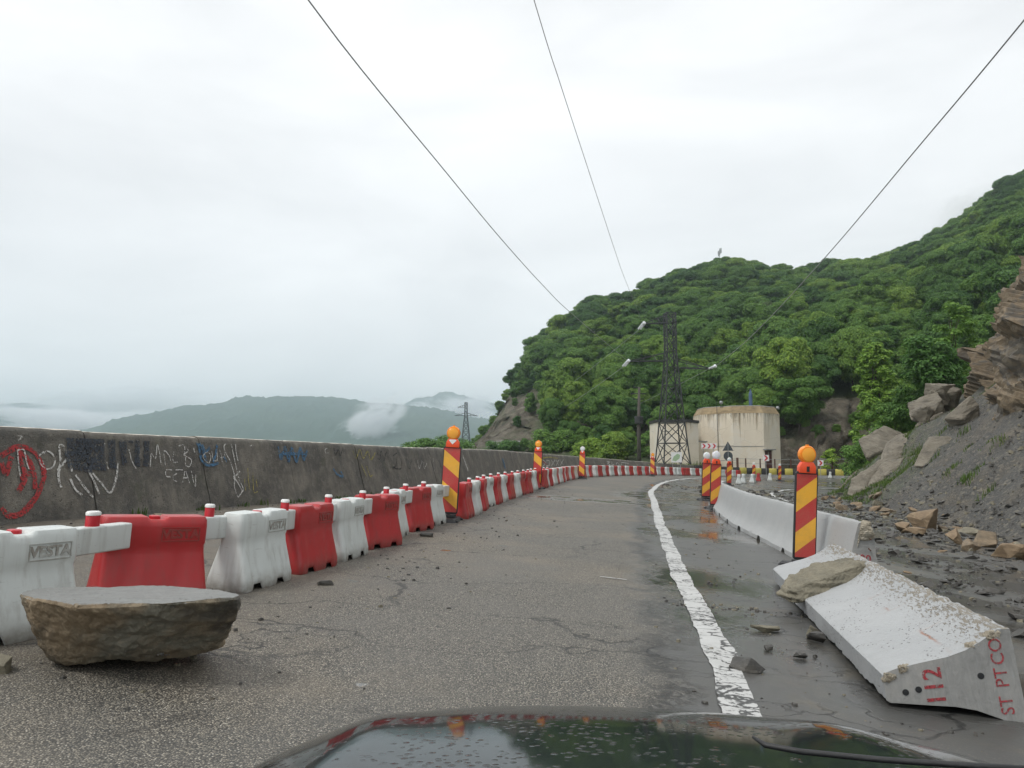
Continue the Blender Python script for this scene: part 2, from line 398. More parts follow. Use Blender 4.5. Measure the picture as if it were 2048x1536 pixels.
def white_concrete():
    t = NT('whitewashed_concrete'); v = t.co()
    a = t.noise(v, 2.0, 6, .6); d = t.noise(t.map(v, (1, 5, 5)), 2.0, 5, .6)
    k = t.mix(a, (.29, .30, .30), (.39, .395, .39))
    k = t.mix(t.ramp(d, [(.5, 0.), (.75, .35)]), k, (.42, .42, .40))
    pit = t.voro(v, 26.); pm = t.noise(v, 2.2, 4)
    pits = t.math('MULTIPLY', t.ramp(pit, [(.10, 1.), (.17, 0.)]), t.ramp(pm, [(.52, 0.), (.60, 1.)]))
    k = t.mix(pits, k, (.10, .09, .075))
    t.bsdf(k, .6, t.bump(t.math('SUBTRACT', t.noise(v, 30, 5), pits), .35, .008)); return t.m
M['jersey'] = white_concrete()
def fallen_concrete():
    t = NT('chipped_whitewash'); v = t.co()          # x along the barrier, z its height when upright
    sx = t.n('SeparateXYZ', {0: v}).outputs
    a = t.noise(v, 2.0, 6, .6)
    k = t.mix(a, (.29, .30, .305), (.40, .405, .405))
    sc_ = t.noise(t.map(v, (6, 2.2, 26), (0, .5, 0)), 2.4, 5, .65); low = t.n('MapRange', {'Value': sx[2], 'From Min': .48, 'From Max': .05}).outputs[0]
    thr = t.math('ADD', sc_, t.math('MULTIPLY', t.math('SUBTRACT', low, 1.), .26))
    chip = t.ramp(thr, [(.465, 0.), (.50, 1.)])
    k = t.mix(chip, k, t.mix(t.noise(v, 30, 4), (.15, .13, .10), (.26, .235, .19)))
    # rust bleeding out of the reinforcement in short parallel runs
    rx = t.n('MapRange', {'Value': t.noise(t.map(v, (1.2, .01, .01)), 1., 2), 'From Min': .5, 'From Max': .62}).outputs[0]
    run = t.ramp(t.noise(t.map(v, (16, .1, 1.2)), 1.3, 3), [(.56, 0.), (.66, 1.)])
    zone = t.math('MULTIPLY', t.math('SUBTRACT', 1., t.math('ABSOLUTE', t.math('MULTIPLY', t.math('SUBTRACT', sx[2], .30), 6.)), clamp=True), rx)
    k = t.mix(t.math('MULTIPLY', t.math('MULTIPLY', run, zone), .8), k, (.33, .14, .05))
    line = t.math('MULTIPLY', t.math('SUBTRACT', 1., t.math('ABSOLUTE', t.math('MULTIPLY', t.math('SUBTRACT', sx[2], t.math('MULTIPLY_ADD', t.noise(v, 9, 4), .05, .325)), 60.)), clamp=True), rx)
    k = t.mix(t.math('MULTIPLY', line, .9), k, (.25, .09, .03))
    sp = t.voro(v, 30.); sm = t.noise(v, 3., 4)
    spk = t.math('MULTIPLY', t.ramp(sp, [(.16, 1.), (.22, 0.)]), t.ramp(sm, [(.50, 0.), (.57, 1.)]))
    k = t.mix(spk, k, (.07, .065, .055))
    t.bsdf(k, .6, t.bump(t.math('SUBTRACT', t.noise(v, 30, 5), t.math('ADD', chip, spk)), .6, .012)); return t.m
M['fallen'] = fallen_concrete()
M['rawconcrete'] = rockmat('raw_concrete', [(.3, (.20, .20, .195)), (.5, (.30, .30, .29)), (.7, (.38, .37, .35))], 2., .8, .4)
M['aggregate'] = rockmat('broken_aggregate', [(.3, (.17, .14, .10)), (.5, (.34, .30, .23)), (.7, (.50, .46, .38))], 6., .85, 1.)
t = NT('red_spray_paint'); v = t.co(); f_ = t.noise(v, 26., 6, .7)
b_ = t.n('BsdfPrincipled', {'Base Color': (.36, .045, .055, 1), 'Roughness': .7}); tr_ = t.n('BsdfTransparent')
t.t.links.new(t.n('MixShader', {0: t.ramp(f_, [(.46, .95), (.60, .12)]), 1: tr_.outputs[0], 2: b_.outputs[0]}).outputs[0], t.out.inputs[0]); M['redspray'] = t.m

def plastic(name, c, c2, dirt):
    t = NT(name); v = t.co(); orr = t.n('ObjectInfo').outputs['Random']
    vv = t.n('VectorMath', {0: v, 1: t.n('CombineXYZ', {0: t.math('MULTIPLY', orr, 37.), 1: t.math('MULTIPLY', orr, 19.)}).outputs[0]}, operation='ADD').outputs[0]
    k = t.mix(t.noise(vv, 3.5, 5), c, c2)
    k = t.mix(t.math('MULTIPLY', orr, .16), k, t.mix(.5, k, dirt))
    z = t.n('SeparateXYZ', {0: v}).outputs[2]
    low = t.n('MapRange', {'Value': z, 'From Min': .20, 'From Max': .0}).outputs[0]
    dn = t.noise(vv, 12, 6, .65)
    k = t.mix(t.math('MULTIPLY', low, t.ramp(dn, [(.3, .25), (.6, .95)])), k, dirt)
    run = t.noise(t.map(vv, (9, 9, .7)), 2., 4)
    k = t.mix(t.ramp(run, [(.50, 0.), (.75, .42)]), k, dirt)
    sp = t.voro(vv, 34.); sm = t.noise(vv, 3.2, 3)
    spk = t.math('MULTIPLY', t.ramp(sp, [(.07, 1.), (.11, 0.)]), t.ramp(sm, [(.52, 0.), (.6, 1.)]))
    k = t.mix(t.math('MULTIPLY', spk, .7), k, (.10, .09, .08))
    scr = t.noise(t.map(vv, (3, 3, 22), (.5, .3, 0)), 2.6, 4)
    k = t.mix(t.ramp(scr, [(.66, 0.), (.71, .35)]), k, dirt)
    t.bsdf(k, t.ramp(t.noise(vv, 7, 4), [(.3, .30), (.7, .48)]), t.bump(t.noise(vv, 4, 3), .12, .02)); return t.m
M['pwhite'] = plastic('white_plastic', (.54, .57, .555), (.64, .67, .65), (.24, .22, .19))
M['pred'] = plastic('red_plastic', (.37, .016, .020), (.44, .026, .028), (.20, .055, .045))
M['pinred'] = plain('red_pin_plastic', (.48, .02, .03), .35, .1)
M['pinwhite'] = plain('white_pin_plastic', (.74, .74, .72), .4, .06)
M['rubber'] = plain('black_rubber', (.018, .018, .019), .55, .3, 20, .2)
M['orange'] = plain('orange_plastic', (.78, .085, .025), .35, .1)
def lens(name, c, rough=.18):
    t = NT(name); v = t.co()
    rg = t.n('TexWave', {'Vector': v, 'Scale': 24., 'Distortion': 0.}, wave_type='RINGS', rings_direction='Y').outputs['Fac']
    k = t.mix(t.math('MULTIPLY', rg, .35), c, tuple(x * .7 for x in c))
    t.bsdf(k, rough, t.bump(rg, .35, .006), **{'Subsurface Weight': .25, 'Subsurface Radius': (.05, .02, .005), 'Subsurface Scale': .3}); return t.m
M['lens_orange'] = lens('orange_lens', (.90, .27, .012))
M['lens_bright'] = lens('bright_orange_lens', (.95, .42, .04))
M['lens_clear'] = lens('clear_lens', (.78, .79, .80), .12)
def stripes(name, sgn):
    t = NT(name); v = t.co(); s_ = t.n('SeparateXYZ', {0: v}).outputs
    q = t.math('ADD', t.math('MULTIPLY', s_[0], .76 * sgn), s_[2])
    ph = t.math('FRACT', t.math('DIVIDE', t.math('SUBTRACT', q, .94), .588))
    m = t.math('GREATER_THAN', ph, .5)
    dirt = t.noise(v, 6, 6, .65)
    cells = t.n('TexChecker', {'Vector': v, 'Scale': 150.}).outputs['Fac']
    k = t.mix(m, (.80, .40, .020), (.46, .012, .018))
    k = t.mix(t.math('MULTIPLY', cells, .10), k, (.9, .8, .6))
    k = t.mix(t.ramp(dirt, [(.45, 0.), (.8, .35)]), k, (.25, .18, .10))
    t.bsdf(k, .28, t.bump(cells, .05, .002)); return t.m
M['stripe_r'] = stripes('stripes_rising_right', -1.); M['stripe_l'] = stripes('stripes_falling_right', 1.)
M['steel'] = plain('dark_painted_steel', (.022, .023, .024), .55, .4, 3)
M['galv'] = plain('galvanised_steel', (.32, .33, .33), .45, .2, 5, 0, .6)
M['insul'] = plain('white_glass_insulator', (.78, .80, .82), .18, .05)
M['cable'] = plain('cable', (.30, .30, .30), .5, .1)
M['cable_pale'] = plain('pale_cable', (.30, .31, .31), .5, .1)
M['polewood'] = plain('tarred_pole_concrete', (.075, .065, .055), .85, .35, 4, .3)

def plaster():
    t = NT('stained_plaster'); v = t.co(); s_ = t.n('SeparateXYZ', {0: v}).outputs
    k = t.mix(t.noise(v, .7, 6, .6), (.58, .51, .40), (.72, .65, .53))
    pat = t.noise(t.map(v, loc=(4, 2, 1)), .38, 3, .5, .8)
    k = t.mix(t.ramp(pat, [(.52, 0.), (.545, .75)]), k, (.66, .61, .52))
    run = t.noise(t.map(v, (2.6, 2.6, .10)), 1.4, 5, .62, .2)
    top = t.n('MapRange', {'Value': s_[2], 'From Min': 3.2, 'From Max': 7.4}).outputs[0]
    rr = t.ramp(t.math('ADD', run, t.math('MULTIPLY', t.math('SUBTRACT', top, 1.), .30)), [(.42, 0.), (.58, .8)])
    k = t.mix(rr, k, (.20, .14, .07))
    k2 = t.ramp(t.math('ADD', t.noise(t.map(v, (1.7, 1.7, .35)), 1.8, 6, .7), t.math('MULTIPLY', t.math('SUBTRACT', top, 1.), .6)), [(.44, 0.), (.60, .8)])
    k = t.mix(k2, k, (.055, .045, .033))
    ck = t.voro(t.map(v, (.5, .5, .6)), 1.0, 'DISTANCE_TO_EDGE')
    k = t.mix(t.ramp(ck, [(0., .5), (.006, 0.)]), k, (.15, .11, .07))
    t.bsdf(k, .9, t.bump(t.noise(v, 6, 6, .7), .35, .05)); return t.m
M['plaster'] = plaster()
M['roofedge'] = rockmat('roof_band', [(.3, (.09, .07, .045)), (.48, (.30, .22, .12)), (.7, (.46, .36, .22))], .5, .9, .3)
M['doorred'] = plain('oxblood_door', (.085, .022, .022), .5, .25, 3)
M['shade_black'] = plain('painted_shade_black', (.015, .016, .018), .8, .1)  # near-black colour standing in for shade in bolt holes and doorway
M['bluepaint'] = plain('blue_paint', (.05, .09, .17), .6, .2, 3)
M['signwhite'] = plain('sign_white', (.70, .70, .69), .4, .08)
M['signred'] = plain('sign_red', (.50, .02, .03), .4, .1)
M['signgrey'] = plain('sign_back_grey', (.055, .065, .072), .5, .15)
M['signgreen'] = plain('sign_map_green', (.30, .42, .26), .5, .4, 9)
M['kerbyellow'] = plain('faded_yellow_paint', (.42, .36, .075), .7, .3, 6, .3)
M['kerbblack'] = plain('faded_black_paint', (.022, .022, .022), .7, .4, 6, .3)
M['rust'] = plain('rusty_steel', (.085, .035, .022), .8, .4, 8, .2)
def carpaint():
    t = NT('wet_car_paint'); v = t.co()
    d = t.voro(v, 60.); dm = t.noise(v, 8., 3)
    drop = t.math('MULTIPLY', t.ramp(d, [(.0, 1.), (.28, .6), (.34, 0.)]), t.ramp(dm, [(.45, 0.), (.55, 1.)]))
    t.bsdf((.016, .020, .021), .07, t.bump(drop, .3, .004), **{'Specular IOR Level': .22}); return t.m
M['car'] = carpaint()

def screemat():
    t = NT('grey_shale_scree'); v = t.co(); gr = t.attr('green')
    c1 = t.n('TexVoronoi', {'Vector': v, 'Scale': 9.}, feature='F1'); c2 = t.n('TexVoronoi', {'Vector': v, 'Scale': 26.}, feature='F1')
    s1 = t.n('SeparateColor', {'Color': c1.outputs['Color']}).outputs[0]; s2 = t.n('SeparateColor', {'Color': c2.outputs['Color']}).outputs[1]
    k = t.ramp(s2, [(0, (.030, .029, .027)), (.6, (.052, .050, .045)), (.9, (.080, .075, .063)), (1, (.15, .135, .105))])
    k = t.mix(t.ramp(s1, [(.86, 0.), (.95, .7)]), k, (.15, .135, .105))
    big = t.noise(v, .5, 6, .62, .5)
    k = t.mix(t.ramp(big, [(.5, 0.), (.72, .55)]), k, (.125, .098, .062))
    run = t.noise(t.map(v, (1.2, .35, .5), (0, 0, .3)), 1.4, 5)
    k = t.mix(t.ramp(run, [(.5, 0.), (.75, .5)]), k, (.050, .048, .045))
    gn = t.noise(v, 2.2, 6, .65)
    k = t.mix(t.math('MULTIPLY', gr, t.ramp(gn, [(.4, 0.), (.58, .85)])), k, (.055, .085, .022))
    h = t.math('ADD', t.math('MULTIPLY', c1.outputs['Distance'], -1.), t.math('MULTIPLY', c2.outputs['Distance'], -.5))
    t.bsdf(k, .72, t.bump(h, .6, .04)); return t.m
M['scree'] = screemat()
def hillmat():
    t = NT('forest_floor'); v = t.co(); rk = t.attr('rock')
    k = t.mix(t.noise(v, .25, 6, .65), (.030, .050, .018), (.070, .095, .030))
    lay = t.noise(t.map(v, (.6, .6, .25), (.3, .5, 0)), .8, 7, .68, .8)
    rc = t.ramp(lay, [(.3, (.035, .031, .026)), (.5, (.105, .088, .064)), (.7, (.21, .185, .145))])
    f = t.math('MULTIPLY', rk, t.ramp(t.noise(v, .22, 5, .6), [(.3, .3), (.5, 1.)]))
    k = t.mix(f, k, rc)
    t.bsdf(k, .9, t.bump(t.math('ADD', lay, t.noise(v, 1.5, 6, .7)), .9, .6)); return t.m
M['hill'] = hillmat()
def farmat():
    t = NT('distant_woodland'); v = t.co()
    k = t.mix(t.noise(v, .035, 6, .6), (.016, .038, .028), (.045, .088, .055))
    k = t.mix(t.ramp(t.noise(v, .006, 4), [(.5, 0.), (.7, .4)]), k, (.085, .115, .045))
    t.bsdf(k, .95, t.bump(t.noise(v, .12, 6, .7), .8, 4.)); return t.m
M['farwood'] = farmat()
M['meadow'] = plain('valley_ground', (.045, .06, .025), .95, .4, .02)
M['grass'] = leafmat('grass_blade', (.07, .12, .025), (.11, .17, .035), (.17, .20, .06))

# ------------------------------------------------------------------ road
LINE = [(.2, -8), (.75, 0), (1.30, 4.5), (1.60, 6.3), (2.3, 11.4), (3.4, 18.6), (4.92, 28), (6.1, 35.2), (9.0, 48), (12.2, 58.5), (16.2, 68.6), (24, 80.5), (36, 90), (55, 97)]
LX, LT, LS = smooth_path(LINE, .25)
WALL = [(-8.6, -9), (-7.9, 0), (-7.35, 5), (-6.72, 10.6), (-6.2, 12.2), (-5.1, 15.8), (-3.75, 20), (-2.75, 24), (-2.05, 30), (-.8, 40), (1.7, 52), (6.3, 66), (12.2, 78), (17.4, 84.5), (24.2, 89)]
WX, WT, WS = smooth_path(WALL, .25)
def side(px, py, X, T):
    """signed distance of points to a path, positive on its right"""
    out = np.empty(len(px))
    for a in range(0, len(px), 4000):
        dx = px[a:a + 4000, None] - X[None, :, 0]; dy = py[a:a + 4000, None] - X[None, :, 1]
        k = np.argmin(dx * dx + dy * dy, axis=1); r = np.arange(len(k))
        out[a:a + 4000] = dx[r, k] * T[k, 1] - dy[r, k] * T[k, 0]
    return out
FOOT = [(9.0, -12), (9.8, 2), (10.6, 10), (11.4, 18), (12.5, 23), (13.4, 28), (15.5, 36), (17.4, 43), (19.6, 49.5), (24, 54.5), (31, 58), (40, 60.5), (60, 62)]
FX, FT, FS = smooth_path(FOOT, .25)

def grid_faces(nu, nv):
    i, j = np.meshgrid(np.arange(nu - 1), np.arange(nv - 1), indexing='ij'); a = (i * nv + j).ravel()
    return np.column_stack([a, a + nv, a + nv + 1, a + 1])

xs = np.arange(-11, 75, .5); ys = np.arange(-9, 112, .5)
gx, gy = np.meshgrid(xs, ys, indexing='ij'); px_, py_ = gx.ravel(), gy.ravel()
wside = side(px_, py_, WX, WT); fside = side(px_, py_, FX, FT)
zz = g(px_, py_) + .012 * np.sin(px_ * 1.7 + py_ * .6) * np.sin(py_ * .9 - px_ * .3)
fc = grid_faces(len(xs), len(ys))
keep = (wside[fc].max(axis=1) > -.3) & ~((py_[fc].min(axis=1) > 93) & (px_[fc].max(axis=1) < 60))
keep &= (fside[fc].min(axis=1) < 1.6)
rme = mesh('road', np.column_stack([px_, py_, zz]), fc[keep].tolist(), True, [M['asphalt']])
la = rme.attributes.new('lane', 'FLOAT', 'POINT'); la.data.foreach_set('value', side(px_, py_, LX, LT).astype(np.float32))
pool = np.zeros(len(px_))
for cx, cy, rx, ry, an in [(2.6, 25.5, 3.0, 1.3, -.15), (5.8, 21.5, 1.7, 4.5, .2), (5.6, 31, 1.9, 5, .2), (7.6, 13, 1.3, 3, .1), (9, 19, 1.5, 3.5, .2), (-5.2, 13.5, .5, 2.4, .3)]:
    dx, dy = px_ - cx, py_ - cy; a = dx * math.cos(an) - dy * math.sin(an); b = dx * math.sin(an) + dy * math.cos(an)
    pool = np.maximum(pool, np.clip(1.6 * (1 - (a / rx) ** 2 - (b / ry) ** 2), 0, 1))
pa = rme.attributes.new('pool', 'FLOAT', 'POINT'); pa.data.foreach_set('value', pool.astype(np.float32))
road = tag(link('road', rme), kind='structure')

def ribbon(name, pts, width, wob, mat, z=.02, step=.08, end=None):
    X, T, S = smooth_path(pts, step); V = []; far = []
    for k in range(len(X)):
        n = Vector((T[k][1], -T[k][0]))
        for sgn in (-1, 1):
            wv_ = width / 2 * (1 + wob * noise.noise(Vector((S[k] * 1.3, sgn * 7, 0))) + wob * .6 * noise.noise(Vector((S[k] * 7, sgn * 3, 4))))
            c = .05 * noise.noise(Vector((S[k] * .35, 2, 9)))
            x = X[k][0] + n.x * (sgn * wv_ + c); y = X[k][1] + n.y * (sgn * wv_ + c)
            V.append((x, y, gz(x, y) + .012 * math.sin(x * 1.7 + y * .6) * math.sin(y * .9 - x * .3) + z)); far.append(min(1, max(0, (y - 16) / 25)))
    me = mesh(name, V, [(2 * k, 2 * k + 1, 2 * k + 3, 2 * k + 2) for k in range(len(X) - 1)], True, [mat])
    at = me.attributes.new('far', 'FLOAT', 'POINT'); at.data.foreach_set('value', np.array(far, np.float32))
    return tag(link(name, me, road))
ribbon('lane_line', LINE[1:], .225, .26, M['paint'], .008)
ribbon('edge_line', [(11.6, 33.2), (12.1, 36.1), (13.2, 41), (14.9, 45.5), (18.5, 53), (24, 60.5), (33, 68.5), (45, 74), (58, 77)], .17, .12, M['paint'], .010, .2)
# thin strip of an older marking on the chip seal
ribbon('old_mark', [(1.05, 9.72), (1.22, 9.66), (1.42, 9.6)], .035, .5, M['paint'], .009)

# ------------------------------------------------------------------ ground far below, out to the horizon
gv = [(-3000, -850, -16), (3000, -850, -16), (3000, 3200, -16), (-3000, 3200, -16)]
tag(link('ground', mesh('ground', gv, [(0, 1, 2, 3)], False, [M['meadow']])), kind='structure')
# embankment that carries the road
em = []; ef = []
for k in range(0, len(WX), 4):
    n = np.array([-WT[k][1], WT[k][0]]); p = WX[k]
    for d, z in ((.2, -.05), (1.5, -.4), (9, -6), (26, -16.5)):
        em.append((p[0] + n[0] * d, p[1] + n[1] * d, gz(*p) + z if z > -16 else z))
nk = len(em) // 4
for k in range(nk - 1):
    for j in range(3): ef.append((k * 4 + j, k * 4 + j + 1, k * 4 + j + 5, k * 4 + j + 4))
tag(link('embankment', mesh('embankment', em, ef, True, [M['hill']])), kind='structure')

# ------------------------------------------------------------------ concrete parapet wall with graffiti
WH, WB, WTK = 1.30, .36, .42           # height, batter of the face, thickness at the top
wallo = empty('parapet_wall', Matrix.Translation((-6.7, 10.6, gz(-6.7, 10.6))), 'long weathered concrete parapet wall covered in graffiti behind the plastic barriers', 'wall')
def wall_at(s, h, off=0.):
    """point on the wall's face: s metres along, h metres up"""
    x = np.interp(s, WS, WX[:, 0]); y = np.interp(s, WS, WX[:, 1]); tx = np.interp(s, WS, WT[:, 0]); ty = np.interp(s, WS, WT[:, 1])
    n = Vector((ty, -tx, 0)).normalized(); b = -WB * h / WH
    fall = min(1., max(.70, 1 - (s - 55) * .006))
    return Vector((x, y, gz(x, y))) + n * (b + off) + Vector((0, 0, h * fall))
s0 = 0.0; si = 0; rw = random.Random(3)
Wi = Matrix.Translation(wallo.location).inverted()
while s0 < WS[-1] - 1:
    L = rw.uniform(2.3, 3.4) if s0 < 45 else 4.0
    s1 = min(s0 + L, WS[-1]); nu = max(4, int(L / (.10 if s0 < 40 else .5))); lift = rw.uniform(-.012, .012); push = rw.uniform(-.012, .012)
    hs = [-.12, 0, .1, .22, .38, .54, .7, .86, 1.02, 1.16, 1.25, WH]
    V = []; row = len(hs) + 3
    for i in range(nu + 1):
        s = s0 + .012 + (s1 - s0 - .024) * i / nu
        for h in hs:
            nz = .016 * fbm((s * 1.5, h * 1.5, 3)) + .008 * fbm((s * 9, h * 9, 1))
            if h == WH: nz -= .03 + .035 * abs(fbm((s * 2.3, 8, 2)))
            ed = .012 if i in (0, nu) else 0
            V.append(wall_at(s, h + (lift + .012 * fbm((s * 3, 5, 5)) if h == WH else 0), push + nz - ed))
        top = wall_at(s, WH); n = (wall_at(s, 0, 1.) - wall_at(s, 0)).normalized()
        V.append(top - n * .10 + Vector((0, 0, .012 + lift))); V.append(top - n * WTK + Vector((0, 0, lift))); V.append(top - n * (WTK + .1) - Vector((0, 0, 2.2)))
    fs = []; idx = []
    for i in range(nu):
        for j in range(row - 1):
            fs.append((i * row + j, (i + 1) * row + j, (i + 1) * row + j + 1, i * row + j + 1)); idx.append(1 if j in (len(hs) - 1, len(hs)) else 0)
    fs.append(tuple(range(row))); idx.append(0); fs.append(tuple(nu * row + j for j in range(row - 1, -1, -1))); idx.append(0)
    me = mesh('wall_section', V, fs, True, [M['wall'], M['wallcap']], idx); autosmooth(me, 45)
    o = link('wall_section', me); o.parent = wallo; o.matrix_parent_inverse = Wi
    s0 = s1; si += 1

GRAF = {
 'redg': ((.34, .022, .024), .060), 'whiteg': ((.50, .49, .46), .022), 'blueg': ((.045, .13, .23), .030), 'yellowg': ((.33, .29, .07), .022), 'blackg': ((.016, .018, .020), .03), 'navyg': ((.030, .038, .050), .10)}
for k_, (c_, w_) in GRAF.items():
    cov = .53 if k_ == 'navyg' else .55
    t = NT('spray_' + k_); v = t.co(); f = t.noise(v, 34., 6, .7)
    f2 = t.noise(v, 9., 4, .6); cv = t.ramp(t.math('MULTIPLY_ADD', f2, .35, t.math('SUBTRACT', f, .175)), [(cov - .06, 1.), (cov + .03, 0.)])
    b_ = t.n('BsdfPrincipled', {'Base Color': (*c_, 1), 'Roughness': .7, 'Normal': t.bump(f, .5, .01)}); tr_ = t.n('BsdfTransparent')
    mx_ = t.n('MixShader', {0: cv, 1: tr_.outputs[0], 2: b_.outputs[0]}); t.t.links.new(mx_.outputs[0], t.out.inputs[0]); M[k_] = t.m
